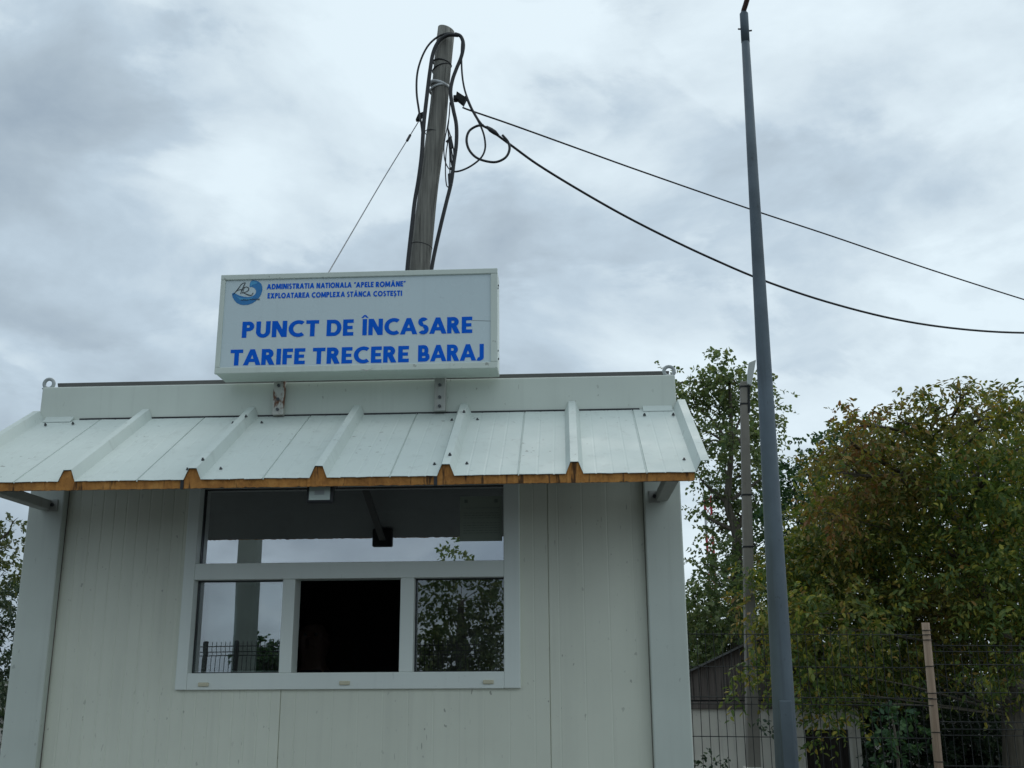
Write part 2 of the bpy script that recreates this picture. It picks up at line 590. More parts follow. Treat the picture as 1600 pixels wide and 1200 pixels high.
fw = MB()
XA, XB = -1.5 + PW, 1.5 - PW
wall_strip(fw, XA, WX0 + .02, 0.12, 2.372)
wall_strip(fw, WX0 + .02, WX1 - .02, 0.12, WZ0 + .02)
wall_strip(fw, WX0 + .02, WX1 - .02, WZ1 - .02, 2.372)
wall_strip(fw, WX1 - .02, XB, 0.12, 2.372)
part('front_wall', fw, 'white_panel', kiosk, flip=False)
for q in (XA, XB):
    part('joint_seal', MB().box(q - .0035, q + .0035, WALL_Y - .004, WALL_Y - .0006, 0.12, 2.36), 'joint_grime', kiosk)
# the wall's inner lining, floor, ceiling
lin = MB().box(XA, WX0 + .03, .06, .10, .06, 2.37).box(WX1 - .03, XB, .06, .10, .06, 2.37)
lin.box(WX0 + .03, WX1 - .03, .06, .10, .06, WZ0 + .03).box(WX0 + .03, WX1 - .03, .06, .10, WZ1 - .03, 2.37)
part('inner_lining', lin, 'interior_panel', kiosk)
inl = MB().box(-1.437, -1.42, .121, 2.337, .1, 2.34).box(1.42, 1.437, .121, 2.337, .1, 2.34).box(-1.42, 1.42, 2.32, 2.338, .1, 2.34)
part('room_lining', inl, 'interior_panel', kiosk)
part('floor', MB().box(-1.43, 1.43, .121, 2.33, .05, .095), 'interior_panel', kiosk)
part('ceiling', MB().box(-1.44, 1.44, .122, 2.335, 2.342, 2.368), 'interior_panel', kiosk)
# roof: dark sheet whose front edge shows a little above the beam
rl, rr = at(93, 598, .125), at(1042, 579.5, .125)
rz = 0.5 * (rl.z + rr.z)
rf = MB()
rf.hexa([(rl.x, .14, TOP - .02), (rr.x, .14, TOP - .02), (1.47, 2.40, TOP - .02), (-1.47, 2.40, TOP - .02),
         (rl.x - .012, .125, rz), (rr.x + .012, .125, rz), (1.47, 2.42, rz + .03), (-1.47, 2.42, rz + .03)])
part('roof', rf, 'grey_roof', kiosk, bevel=0.004)
part('roof_frame', MB().box(-1.5, 1.5, .121, 2.40, 2.37, TOP - .022), 'white_beam', kiosk)
for px, py in ((77, 597), (1045, 574)):
    c = at(px, py, .045)
    r = MB().torus((c.x, .045, TOP + .0285), .0235, .0085)
    r.box(c.x - .022, c.x + .022, .025, .065, TOP - .002, TOP + .004)
    part('lifting_ring', r, 'ring_paint', kiosk, smooth=True)

# ---- window
win = bpy.data.objects.new('window', None)
win.empty_display_size = .1
C.objects.link(win)
win.parent = kiosk
FY0, FY1 = 0.026, 0.135
ox = 0.9881
c_, d_, e_, g_, h_, i_ = -1.6705 + ox, -0.2878 + ox, -1.2847 + ox, -1.2129 + ox, -0.751 + ox, -0.6772 + ox
c_, g_, i_ = c_ - .022, g_ - .016, i_ - .013          # the reveals on their left sides are seen from the right
zt1, zt2, zt3 = at(550, 878, .03).z, at(546, 903.8, .03).z, at(546, 1050.5, .03).z
part('frame', MB().box(WX0, c_, FY0, FY1, WZ0, WZ1), 'white_frame', win, bevel=.004)
part('frame', MB().box(d_, WX1, FY0, FY1, WZ0, WZ1), 'white_frame', win, bevel=.004)
part('frame', MB().box(c_, d_, FY0 + .001, FY1, WZ0, zt3), 'white_frame', win, bevel=.003)
part('frame', MB().box(c_, d_, FY0 + .001, FY1, zt2, zt1), 'white_frame', win, bevel=.003)
part('frame', MB().box(c_, d_, FY0 + .001, FY1, WZ1 - .05, WZ1), 'white_frame', win, bevel=.003)
part('mullion', MB().box(e_, g_, FY0 + .003, FY1, zt3, zt2), 'white_frame', win, bevel=.003)
part('mullion', MB().box(h_, i_, FY0 + .003, FY1, zt3, zt2), 'white_frame', win, bevel=.003)
# dark rubber seals round the panes
sl_ = MB()


def seal(mb, x0, x1, z0, z1, y=.084, t=.0035):
    mb.box(x0, x1, y, y + .012, z1 - t, z1).box(x0, x1, y, y + .012, z0, z0 + t)
    mb.box(x0, x0 + t, y, y + .012, z0 + t, z1 - t).box(x1 - t, x1, y, y + .012, z0 + t, z1 - t)


for q in ((c_, d_, zt1, WZ1 - .05), (c_, e_, zt3, zt2), (i_, d_, zt3, zt2)):
    seal(sl_, *q)
part('rubber_seal', sl_, 'black_plastic', win)
part('pane', MB().box(c_, d_, GLASS_Y, GLASS_Y + .0004, zt1, WZ1 - .05), 'tinted_glass', win, label='wide upper window pane, dark above and cloudy below')
part('pane', MB().box(c_, e_, GLASS_Y, GLASS_Y + .0004, zt3, zt2), 'sash_glass', win, label='left sliding pane of the window')
part('pane', MB().box(i_, d_, GLASS_Y, GLASS_Y + .0004, zt3, zt2), 'clear_glass', win, label='right pane of the window with mirrored foliage')
# the slid sash standing behind the left pane
part('sash_glass', MB().box(c_ + .01, e_ - .03, GLASS_Y + .042, GLASS_Y + .0424, zt3 + .01, zt2 - .01), 'sash_glass', win)
sf = MB().box(e_ - .03, e_ - .004, .1365, .150, zt3, zt2).box(c_, e_ - .03, .1365, .150, zt3 - .005, zt3 + .01).box(c_, e_ - .03, .1365, .150, zt2 - .01, zt2 + .005)
part('sliding_sash', sf, 'white_frame', win)
for px, py in ((318, 1069.5), (538.5, 1067), (763, 1065.5)):
    p = at(px, py, FY0)
    part('drain_cap', MB().box(p.x - .023, p.x + .023, FY0 - .008, FY0 + .002, p.z - .0085, p.z + .0085), 'cream_plastic', win, bevel=.003)

# ---- canopy
EY = -0.712                                   # y of the canopy's front edge
ZW, ZE = 2.437, 2.0105                         # top sheet at the wall and at the edge
SL = (ZE - ZW) / EY                           # dz/dy
RIBS = [-0.985, -0.480, 0.021, 0.521, 1.0205]


def canopy_profile(grooves=True):
    """(x, height above the sheet plane) from the left end to the right end"""
    pr = [(-1.530, .046), (-1.500, .046), (-1.474, .004), (-1.470, 0.0)]
    prev = -1.470
    for r in RIBS + [1.512]:
        span = r - prev
        if grooves:
            for f, dp, step in ((.17, .0008, 0), (.30, .0008, 0), (.42, .0010, 0), (.565, .0036, 1), (.71, .0010, 0), (.84, .0008, 0)):
                gx = prev + span * f
                if step:
                    pr += [(gx - .006, 0), (gx - .003, .0025), (gx - .0015, -dp), (gx + .0015, -dp), (gx + .003, .001)]
                else:
                    pr += [(gx - .005, 0), (gx - .001, -dp), (gx + .001, -dp), (gx + .005, 0)]
        if r < 1.3:
            pr += [(r - .034, 0.0), (r - .0155, .046), (r + .0155, .046), (r + .034, 0.0)]
            prev = r
    pr += [(1.484, 0.0), (1.506, .044), (1.540, .044)]
    return pr


prof = canopy_profile()
can = MB()
m = len(prof)
rows = 7
edge_off = [random.uniform(-.004, .004) for _ in prof]
for thick in (0, 1):
    for j in range(rows):
        for i, (x, h) in enumerate(prof):
            y = (EY - (edge_off[i] * .7 if j == rows - 1 else 0)) * j / (rows - 1) - .001
            can.v.append((x, y, ZW + SL * y * 1.0 + h - thick * .0016))
for thick in (0, 1):
    for j in range(rows - 1):
        for i in range(m - 1):
            a = thick * rows * m + j * m + i
            can.f.append((a, a + 1, a + m + 1, a + m))
for i in range(m - 1):
    a = (rows - 1) * m + i
    b = a + rows * m
    can.f.append((a, a + 1, b + 1, b))
canopy = part('canopy', can, 'canopy_sheet', kiosk)
# foam core, set 2 mm under the sheet, 4 cm thick, broken lower edge
foam = MB()
fx = []
x = -1.478
while x < 1.478:
    fx.append(x)
    x += random.uniform(.006, .014)
fx = sorted([q for q in fx if all(abs(q - r - s * d) > .004 for r in RIBS for s in (-1, 1) for d in (.034, .0155))] +
            [r + s * d for r in RIBS for s in (-1, 1) for d in (.0335, .0155)] + [1.480])


def rib_h(x):
    for r in RIBS:
        a = abs(x - r)
        if a <= .0156:
            return .044
        if a < .034:
            return .044 * (.034 - a) / (.034 - .0155)
    return 0.0


FT = .040
top, bot, yoff = [], [], []
wob = 0.0
for i, x in enumerate(fx):
    wob = wob * .8 + random.uniform(-.0006, .0006)
    chip = random.random()
    lo = -FT + wob + (.003 if chip > .975 else 0)
    top.append(rib_h(x) - .0055)
    bot.append(lo)
    yoff.append(random.uniform(-.0025, .0025))
k = len(fx)
for yy in (0, 1):
    for i, x in enumerate(fx):
        y = EY + .007 + yoff[i] if yy == 0 else -.03
        foam.v.append((x, y, ZW + SL * y + top[i]))
    for i, x in enumerate(fx):
        y = EY + .009 + yoff[i] if yy == 0 else -.03
        foam.v.append((x, y, ZW + SL * y + (bot[i] if yy == 0 else -FT)))
for i in range(k - 1):
    foam.f.append((i, i + 1, k + i + 1, k + i))                       # front face
    foam.f.append((2 * k + i, 2 * k + i + 1, i + 1, i))               # top
    foam.f.append((k + i, k + i + 1, 3 * k + i + 1, 3 * k + i))       # underside
foam.f.append((0, k, 3 * k, 2 * k))
foam.f.append((k - 1, 2 * k - 1, 4 * k - 1, 3 * k - 1))
part('foam_core', foam, 'orange_foam', canopy)
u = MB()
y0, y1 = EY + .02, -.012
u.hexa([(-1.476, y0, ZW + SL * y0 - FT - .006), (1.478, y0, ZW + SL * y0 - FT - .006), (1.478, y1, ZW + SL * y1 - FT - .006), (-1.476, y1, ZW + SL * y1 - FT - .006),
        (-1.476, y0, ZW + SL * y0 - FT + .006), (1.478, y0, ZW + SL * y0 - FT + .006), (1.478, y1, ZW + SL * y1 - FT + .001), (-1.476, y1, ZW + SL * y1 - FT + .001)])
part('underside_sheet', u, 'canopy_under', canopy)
# dark open joints between the panels, left of two ribs
for r in (RIBS[1], RIBS[3]):
    xa = r - .0375
    zj = ZW + SL * (EY + .004)
    part('panel_joint', MB().box(xa - .009, xa + .004, EY + .003, EY + .02, zj - FT + .001, zj - .004), 'black_plastic', canopy)
pn = Vector((0, -SL, 1)).normalized()
P0 = Vector((0, 0, ZW))
for px, py, hh in ((409, 661, 0), (384.5, 651, .046), (317, 718.5, .046), (364, 661.5, 0), (293, 734, 0), (345, 733, 0), (71, 664, .006), (114, 662, .006),
                   (706, 657, 0), (746, 656, 0), (703, 711, .046), (679, 726, 0), (729.5, 725, 0), (725, 644, .046), (1007, 648.5, .006), (1052, 648, .006), (1069, 718.5, 0)):
    p = on_plane(px, py, P0 + pn * hh * .9, pn)
    s = MB().tube([p - pn * .002, p + pn * .003, p + pn * .0031, p + pn * .009], [.0068, .0068, .0042, .0038], 8)
    part('screw', s, 'screw_dark', canopy)
for sx, (xa, xb) in ((-1, (-1.462, -1.33)), (1, (1.345, 1.478))):
    y0, y1 = -.035, -.001
    q = MB().hexa([(xa, y0, ZW + SL * y0 + .002), (xb, y0, ZW + SL * y0 + .002), (xb, y1, ZW + .001), (xa, y1, ZW + .001),
                   (xa, y0, ZW + SL * y0 + .0045), (xb, y0, ZW + SL * y0 + .0045), (xb, y1, ZW + .016), (xa, y1, ZW + .016)])
    part('flashing', q, 'canopy_sheet', canopy)
# black strip drawn in place of the gap under the beam along the wall
part('gap_strip', MB().box(-1.30, 1.33, -.006, -.0005, ZW - .004, ZW + .0045), 'black_plastic', canopy)
# brackets that carry the canopy
for px, sx in ((72, -1), (1034, 1)):
    p = at(px, 786 if sx < 0 else 772, 0)
    z1 = p.z + .012
    b = MB().box(p.x - .026, p.x + .026, -.60, -.006, z1 - .045, z1)
    br = part('canopy_bracket', b, 'bracket_paint', kiosk, bevel=.004)
    qx = p.x - sx * .034
    part('mounting_plate', MB().box(qx - .024, qx + .024, -.0058, -.0004, z1 - .052, z1 + .004), 'bracket_paint', br, bevel=.002)
    part('bolt', MB().tube([(qx, -.012, z1 - .022), (qx, -.004, z1 - .022)], .009, 6), 'screw_dark', br)

# ------------------------------------------------------------------ sign
SY0, SY1 = -.190, -.035
sign = thing('light_box_sign', (0.04, -.1, 2.59), 'white box sign with blue Romanian lettering on the kiosk roof edge', 'sign')
SX0, SX1 = -.602, .688
SZ0, SZ1 = 2.594, 3.071
part('case', MB().box(SX0, SX1, SY0 + .014, SY1, SZ0, SZ1), 'sign_case', sign, bevel=.004)
FRW = .031
bez = MB()
for (a0, a1, b0, b1) in ((SX0 - .002, SX1 + .002, SZ1 - .024, SZ1 + .002), (SX0 - .002, SX1 + .002, SZ0 - .002, SZ0 + .028)):
    bez.box(a0, a1, SY0 - .004, SY0 + .0125, b0, b1)
for (a0, a1) in ((SX0 - .002, SX0 + .020), (SX1 - .030, SX1 + .002)):
    bez.box(a0, a1, SY0 - .0035, SY0 + .0125, SZ0 + .028, SZ1 - .024)
part('bezel', bez, 'sign_case', sign, bevel=.003)
SFY = SY0 + .004
face = MB().box(SX0 + .02, SX1 - .03, SFY, SFY + .008, SZ0 + .028, SZ1 - .024)
sface = part('face_panel', face, 'sign_face', sign)
bp_ = at(573, 578, SY0 - .0045)
part('dent', MB().prism([(bp_.x - .03, bp_.z + .006), (bp_.x, bp_.z - .006), (bp_.x + .03, bp_.z + .008), (bp_.x + .004, bp_.z - .001)], SY0 - .0052, SY0 - .0042), 'bracket_paint', sign)
a, b = at(738, 501, SFY), at(771, 502, SFY)
part('scratch', MB().prism([(a.x, a.z), (b.x, b.z), (b.x, b.z + .0016), (a.x, a.z + .0014)], SFY - .0006, SFY + .001), 'wire_grey', sface)
for z in (SZ0 + .06, SZ0 + .09, SZ1 - .06, SZ1 - .085):
    part('screw', MB().tube([(SX1 - .002, SY0 + .03 + .03 * (z % .02 > .01), z), (SX1 + .0045, SY0 + .03 + .03 * (z % .02 > .01), z)], .005, 8), 'screw_dark', sign)


def letter(ch, w):
    """geometric capitals drawn as flat strokes: (advance width, list of convex-ish quads), cap height 1"""
    P = []

    def q(*p):
        P.append(list(p))

    def bar(x0, x1, z0, z1):
        q((x0, z0), (x1, z0), (x1, z1), (x0, z1))

    def arc(cx, cz, rx, rz, a0, a1, n=18, wx=None):
        wx_ = w if wx is None else wx
        for k in range(n):
            b0, b1 = math.radians(a0 + (a1 - a0) * k / n), math.radians(a0 + (a1 - a0) * (k + 1) / n)
            o0, o1 = (cx + rx * math.cos(b0), cz + rz * math.sin(b0)), (cx + rx * math.cos(b1), cz + rz * math.sin(b1))
            i0 = (cx + (rx - wx_) * math.cos(b0), cz + (rz - w * .92) * math.sin(b0))
            i1 = (cx + (rx - wx_) * math.cos(b1), cz + (rz - w * .92) * math.sin(b1))
            q(i0, o0, o1, i1)

    def bowl(x0, xr, z0, z1):
        r = (z1 - z0) / 2
        rx = min(r, (xr - x0) * .75)
        bar(x0, xr - rx, z1 - w * .92, z1)
        bar(x0, xr - rx, z0, z0 + w * .92)
        arc(xr - rx, (z0 + z1) / 2, rx, r, -90, 90)

    base = {'Â': 'A', 'Î': 'I', 'Ș': 'S'}.get(ch, ch)
    W = .6
    if base == 'A':
        W = .96
        m = W / 2
        q((0, 0), (w * 1.1, 0), (m + w * .5, 1), (m - w * .5, 1))
        q((W - w * 1.1, 0), (W, 0), (m + w * .5, 1), (m - w * .5, 1))
        bar(.24, W - .24, .20, .20 + w * .85)
    elif base == 'B':
        W = .68
        bar(0, w, 0, 1)
        bowl(w, W, 0, .56)
        bowl(w, W - .07, .56 - w * .92, 1)
    elif base == 'C':
        W = .84
        arc(.52, .5, .52, .52, 52, 308, 26)
    elif base == 'D':
        W = .82
        bar(0, w, 0, 1)
        bowl(w, W, 0, 1)
    elif base in 'EF':
        W = .58 if base == 'E' else .55
        bar(0, w, 0, 1)
        bar(w, W, 1 - w * .9, 1)
        bar(w, W - .05, .5 - w * .42, .5 + w * .42)
        if base == 'E':
            bar(w, W, 0, w * .9)
    elif base == 'I':
        W = w
        bar(0, w, 0, 1)
    elif base == 'J':
        W = .42
        bar(W - w, W, .2, 1)
        arc(W - .3, .2, .3, .22, -115, 0, 12)
    elif base == 'L':
        W = .54
        bar(0, w, 0, 1)
        bar(w, W, 0, w * .9)
    elif base == 'M':
        W = 1.0
        bar(0, w, 0, 1)
        bar(W - w, W, 0, 1)
        q((w * .2, 1), (.5 - w * .5, .1), (.5 + w * .5, .1), (w * 1.2, 1))
        q((W - w * 1.2, 1), (.5 - w * .5, .1), (.5 + w * .5, .1), (W - w * .2, 1))
    elif base == 'N':
        W = .80
        bar(0, w, 0, 1)
        bar(W - w, W, 0, 1)
        q((0, 1), (W - w * 1.15, 0), (W, 0), (w * 1.15, 1))
    elif base == 'O':
        W = 1.0
        arc(.5, .5, .51, .52, 0, 360, 36)
    elif base in 'PR':
        W = .66 if base == 'P' else .72
        bar(0, w, 0, 1)
        bowl(w, .64, .40, 1)
        if base == 'R':
            q((.22, .44), (W - w * 1.2, 0), (W, 0), (.22 + w * 1.25, .44))
    elif base == 'S':
        W = .60
        arc(.30, .735, .285, .285, 35, 270, 18)
        arc(.30, .285, .30, .305, 90, -145, 18)
    elif base == 'T':
        W = .68
        bar(0, W, 1 - w * .9, 1)
        bar(W / 2 - w / 2, W / 2 + w / 2, 0, 1 - w * .9)
    elif base == 'U':
        W = .76
        bar(0, w, .36, 1)
        bar(W - w, W, .36, 1)
        arc(W / 2, .36, W / 2, .38, 180, 360, 18)
    elif base == 'X':
        W = .86
        q((0, 0), (w * 1.2, 0), (W - .04, 1), (W - w * 1.2 - .04, 1))
        q((W, 0), (W - w * 1.2, 0), (.04, 1), (w * 1.2 + .04, 1))
    elif base == '"':
        W = .30
        q((0, .72), (w * .55, .72), (w * .95, 1.02), (w * .2, 1.02))
        q((.17, .72), (.17 + w * .55, .72), (.17 + w * .95, 1.02), (.17 + w * .2, 1.02))
    if ch in 'ÂÎ':
        m = W / 2
        q((m - .21, 1.07), (m - .08, 1.07), (m + .06, 1.25), (m - .05, 1.25))
        q((m + .21, 1.07), (m + .08, 1.07), (m - .06, 1.25), (m + .05, 1.25))
    if ch == 'Ș':
        q((.22, -.28), (.29, -.28), (.38, -.07), (.22, -.07))
    return W, P


def word(mb, txt, x0, x1, zb, zt, y, w):
    """one word fitted between x0 and x1; strokes lie 0.04 mm apart so that none share a plane"""
    xs, polys, gap = 0.0, [], .085
    for i, ch in enumerate(txt):
        W, P = letter(ch, w)
        kern = 0
        if i and (txt[i - 1] + ch) in ('TA', 'AT', 'AR', 'CA', 'RA', 'AJ', 'LA', 'PA', 'AS', 'SA', 'BA'):
            kern = -.06
        xs += kern
        polys.append([[(x + xs, z) for x, z in p] for p in P])
        xs += W + gap
    xs -= gap
    sx, sz = (x1 - x0) / xs, zt - zb
    for P in polys:
        for k, p in enumerate(P):
            mb.add([(x0 + x * sx, y - .00004 * (k % 40), zb + z * sz) for x, z in p], [tuple(range(len(p)))])


def zc(px, py):                                # zoomed sign picture -> photo pixel
    return 320 + px * .3, 400 + py * .3


def words(lst, mat, sw_, y=SFY - .0009):
    for txt, xa, xb, yb, yt in lst:
        l0 = at(*zc(xa, yb), y)
        l1 = at(*zc(xb, yb), y)
        zt = at(*zc((xa + xb) / 2, yt), y).z
        zb = at(*zc((xa + xb) / 2, yb), y).z
        mb = MB()
        word(mb, txt, l0.x, l1.x, zb, zt, y, sw_)
        part('lettering', mb, mat, sface, flip=False)


words([('PUNCT', 192, 592, 422, 338), ('DE', 633, 773, 416, 331), ('ÎNCASARE', 820, 1393, 407, 322)], 'lettering_blue', .245)
words([('TARIFE', 130, 520, 567, 484), ('TRECERE', 560, 1062, 558, 473), ('BARAJ', 1110, 1453, 547, 461)], 'lettering_blue', .245)
words([('ADMINISTRATIA', 322, 570, 171, 143), ('NATIONALA', 581, 765, 166, 138), ('"APELE', 777, 879, 163, 135), ('ROMÂNE"', 890, 1043, 160, 132)], 'lettering_blue', .265)
words([('EXPLOATAREA', 326, 546, 219, 191), ('COMPLEXA', 556, 730, 215, 187), ('STÂNCA', 740, 865, 212, 184), ('COSTEȘTI', 877, 1027, 209, 181)], 'lettering_blue', .265)


def ez(px, py):                                # emblem zoom -> world x,z on the face
    p = at(340 + px * .1375, 420 + py * .1375, SFY)
    return (p.x, p.z)


sw = [(163, 285), (172, 325), (190, 358), (220, 390), (260, 408), (300, 413), (345, 410), (390, 395), (430, 370), (470, 330), (496, 290), (510, 240), (508, 200), (492, 165),
      (465, 145), (430, 133), (400, 131), (378, 143), (368, 165), (364, 195), (368, 213), (385, 206), (405, 212), (425, 225), (438, 248), (435, 275), (420, 297), (395, 312), (350, 322),
      (300, 318), (245, 303), (205, 284), (185, 270)]
emblem = MB()


def fan_strip(mb, poly, y0, y1):
    bm = bmesh.new()
    vs = [bm.verts.new((x, y0, z)) for x, z in poly]
    bm.faces.new(vs)
    bm.normal_update()
    bmesh.ops.triangulate(bm, faces=bm.faces[:], ngon_method='EAR_CLIP')
    bm.verts.index_update()
    mb.add([v.co[:] for v in bm.verts], [tuple(v.index for v in f.verts) for f in bm.faces])
    bm.free()


fan_strip(emblem, [ez(*p) for p in sw], SFY - .0010, SFY)
emb = part('emblem', emblem, 'emblem_blue', sface)
e2 = MB()
fan_strip(e2, [ez(*p) for p in [(372, 205), (372, 170), (382, 148), (405, 140), (440, 150), (455, 165), (430, 175), (400, 185)]], SFY - .0016, SFY)
fan_strip(e2, [ez(*p) for p in [(195, 300), (240, 325), (300, 338), (360, 335), (410, 320), (380, 350), (320, 358), (250, 350)]], SFY - .0016, SFY)
part('emblem', e2, 'emblem_pale', sface)
e3 = MB()


def ribbon(mb, pts, wd, y):
    pts = [Vector((q[0], 0, q[1])) for q in (ez(*p) for p in pts)]
    pts = smooth_path(pts, 5)
    k = len(mb.v)
    for i, p in enumerate(pts):
        t = (pts[min(i + 1, len(pts) - 1)] - pts[max(i - 1, 0)]).normalized()
        nn = Vector((-t.z, 0, t.x))
        ww = wd * (0.65 + 0.5 * math.sin(math.pi * i / (len(pts) - 1)))
        for s in (-1, 1):
            q = p + nn * ww * s
            mb.v.append((q.x, y, q.z))
    for i in range(len(pts) - 1):
        mb.f.append((k + 2 * i, k + 2 * i + 1, k + 2 * i + 3, k + 2 * i + 2))


for st, wd in (([(172, 300), (205, 265), (245, 215), (275, 175), (318, 156)], .0016), ([(318, 156), (300, 195), (276, 245), (262, 288)], .0019), ([(205, 262), (245, 240), (290, 236)], .0011),
               ([(280, 280), (296, 240), (305, 215), (335, 208), (355, 226), (345, 252), (310, 268), (285, 272)], .0016), ([(288, 272), (320, 285), (355, 299), (388, 300), (405, 272)], .0018)):
    ribbon(e3, st, wd, SFY - .0021)
part('emblem', e3, 'emblem_black', sface)
for txt, u0, u1, v in (('APELE', 265, 352, 364), ('ROMÂNE', 366, 482, 358)):
    mb = MB()
    l0, l1 = at(340 + u0 * .1375, 420 + v * .1375, SFY), at(340 + u1 * .1375, 420 + v * .1375, SFY)
    word(mb, txt, l0.x, l1.x, l0.z, l0.z + .0068, SFY - .0021, .19)
    part('lettering', mb, 'emblem_black', sface, flip=False)
# straps that carry the sign
for px, mat, lab in ((437.5, 'rusty_white', 'rusty mounting strap below the sign'), (688, 'bracket_paint', 'white mounting strap below the sign')):
    t_, b_ = at(px, 596, -.02), at(px, 649 if px < 500 else 643, -.02)
    st = MB().box(t_.x - .026, t_.x + .026, -.034, -.004, b_.z, SZ0 + .03)
    s = part('mounting_strap', st, mat, sign, bevel=.003, label=lab)
    for f in (.15, .45, .85):
        z = b_.z + (t_.z - b_.z) * f
        part('bolt', MB().tube([(t_.x, -.044, z), (t_.x, -.033, z)], .0075, 6), 'screw_dark', s)

# ------------------------------------------------------------------ flood light under the canopy, paper notice
fl = at(499.5, 770, -.64)
flood = thing('flood_light', (fl.x, -.64, fl.z), 'small black flood light under the orange canopy edge', 'lamp')
hw = .054
zb, zt = at(499, 786.5, -.64).z, at(499, 757, -.64).z + .02
part('housing', MB().box(fl.x - hw, fl.x + hw, -.64, -.605, zb, zt), 'black_plastic', flood, bevel=.008)
part('lamp_glass', MB().box(fl.x - hw + .012, fl.x + hw - .012, -.6435, -.6395, zb + .013, zt - .01), 'lamp_glass', flood, bevel=.001)
part('led_chip', MB().box(fl.x - .019, fl.x + .019, -.6450, -.6437, zb + .034, zb + .052), 'ring_paint', flood)
part('arm', MB().hexa([(fl.x - .017, -.61, zb + .03), (fl.x + .017, -.61, zb + .03), (fl.x + .017, -.002, 2.165), (fl.x - .017, -.002, 2.165),
                       (fl.x - .017, -.61, zb + .042), (fl.x + .017, -.61, zb + .042), (fl.x + .017, -.002, 2.18), (fl.x - .017, -.002, 2.18)]), 'grey_roof', flood, bevel=.002)
pa, pb = at(719, 776, .098), at(786, 845, .098)
notice = tag(part('paper_notice', MB().box(pa.x, pb.x - .004, .0975, .0985, pb.z, pa.z), 'paper'), 'pale printed paper notice stuck in the right corner of the upper pane', 'notice')
for f in (.14, .84):
    x = pa.x + (pb.x - pa.x) * f
    part('printed_mark', MB().box(x - .008, x + .008, .0968, .0972, pa.z - .03, pa.z - .014), 'ink', notice)
for rows in ((0,), (2, 3, 4), (6, 7, 8, 9, 10)):
    nk = MB()
    for i in rows:
        z = pa.z - .055 - i * .0115
        x = pa.x + .016
        while x < pb.x - .02:
            wl_ = random.uniform(.006, .022)
            nk.box(x, min(x + wl_, pb.x - .014), .0968, .0972, z, z + .0022)
            x += wl_ + .004
    part('text_block', nk, 'ink', notice)

# ------------------------------------------------------------------ attendant in the dark kiosk
hc = at(486, 998, 1.35)
att = thing('person', (hc.x, 1.5, .10), 'attendant in dark clothes sitting in the dark open kiosk window', 'person')


def skin_body(name, verts, edges, radii, mat, parent, sub=2):
    off = worldloc(parent)
    me = bpy.data.meshes.new(name)
    me.from_pydata([tuple(Vector(v) - off) for v in verts], edges, [])
    o = link(name, me, mat, parent)
    o.modifiers.new('skin', 'SKIN')
    me.skin_vertices or None
    for i, r in enumerate(radii):
        me.skin_vertices[0].data[i].radius = (r, r) if not isinstance(r, tuple) else r
    me.skin_vertices[0].data[0].use_root = True
    s = o.modifiers.new('sub', 'SUBSURF')
    s.levels = s.render_levels = sub
    return o


hx, hy, hz = hc.x, 1.40, hc.z
V = [(hx, hy + .16, .58), (hx, hy + .15, .80), (hx, hy + .11, 1.02), (hx, hy + .06, hz - .24), (hx, hy + .03, hz - .14),   # 0-4 pelvis..neck
     (hx, hy + .015, hz - .04), (hx, hy + .012, hz + .04), (hx, hy + .015, hz + .095)]                                       # head
E_ = [(0, 1), (1, 2), (2, 3), (3, 4), (4, 5), (5, 6), (6, 7)]
Rr = [(.16, .12), (.15, .11), (.17, .11), (.10, .08), .058, (.072, .088), (.078, .095), (.055, .07)]


def chain(start, pts, rs):
    k = start
    for p, r in zip(pts, rs):
        V.append(p)
        Rr.append(r)
        E_.append((k, len(V) - 1))
        k = len(V) - 1
    return k


V.append((hx, hy - .085, hz - .012))
Rr.append((.014, .016))
E_.append((5, len(V) - 1))                      # nose
for s in (-1, 1):
    chain(5, [(hx + s * .088, hy + .03, hz - .012)], [(.012, .022)])                                       # ear
    wr = chain(3, [(hx + s * .18, hy + .07, hz - .27), (hx + s * .25, hy + .02, hz - .50), (hx + s * .17, hy - .22, hz - .58), (hx + s * .12, hy - .29, hz - .585)],
               [.065, .048, .034, .030])
    for kf, (ox_, ln) in enumerate(((-.03, .062), (-.010, .075), (.010, .070), (.029, .055))):
        chain(wr, [(hx + s * .12 + ox_, hy - .36, hz - .59), (hx + s * .12 + ox_ * 1.1, hy - .36 - ln * .6, hz - .596), (hx + s * .12 + ox_ * 1.1, hy - .36 - ln, hz - .610)], [.0095, .0085, .0075])
    chain(wr, [(hx + s * .085, hy - .33, hz - .585), (hx + s * .062, hy - .37, hz - .597)], [.011, .009])
    chain(0, [(hx + s * .10, hy + .10, .57), (hx + s * .13, hy - .30, .58), (hx + s * .13, hy - .27, .18), (hx + s * .13, hy - .40, .14)], [.085, .062, .042, .040])
skin_body('body', V, E_, Rr, 'skin', att)
hair = MB()
for j in range(9):
    th = math.pi * .62 * j / 8
    for i in range(20):
        ph = 2 * math.pi * i / 20
        lim = th if math.sin(ph) > -.25 else th * .55
        hair.v.append((hx + .095 * math.sin(lim) * math.cos(ph), hy + .02 + .118 * math.sin(lim) * math.sin(ph), hz + .03 + .118 * math.cos(lim)))
for j in range(8):
    for i in range(20):
        a, b = j * 20 + i, j * 20 + (i + 1) % 20
        hair.f.append((a, b, b + 20, a + 20))
part('hair', hair, 'dark_hair', att, smooth=True)
for s in (-1, 1):
    part('eye', MB().tube([(hx + s * .030, hy - .074, hz + .022), (hx + s * .030, hy - .062, hz + .022)], [.008, .011], 8), 'wire_grey', att, smooth=True)
part('mouth', MB().tube(smooth_path([(hx - .025, hy - .066, hz - .052), (hx, hy - .076, hz - .053), (hx + .025, hy - .066, hz - .052)], 4), .005, 6), 'skin', att)
jk = MB()
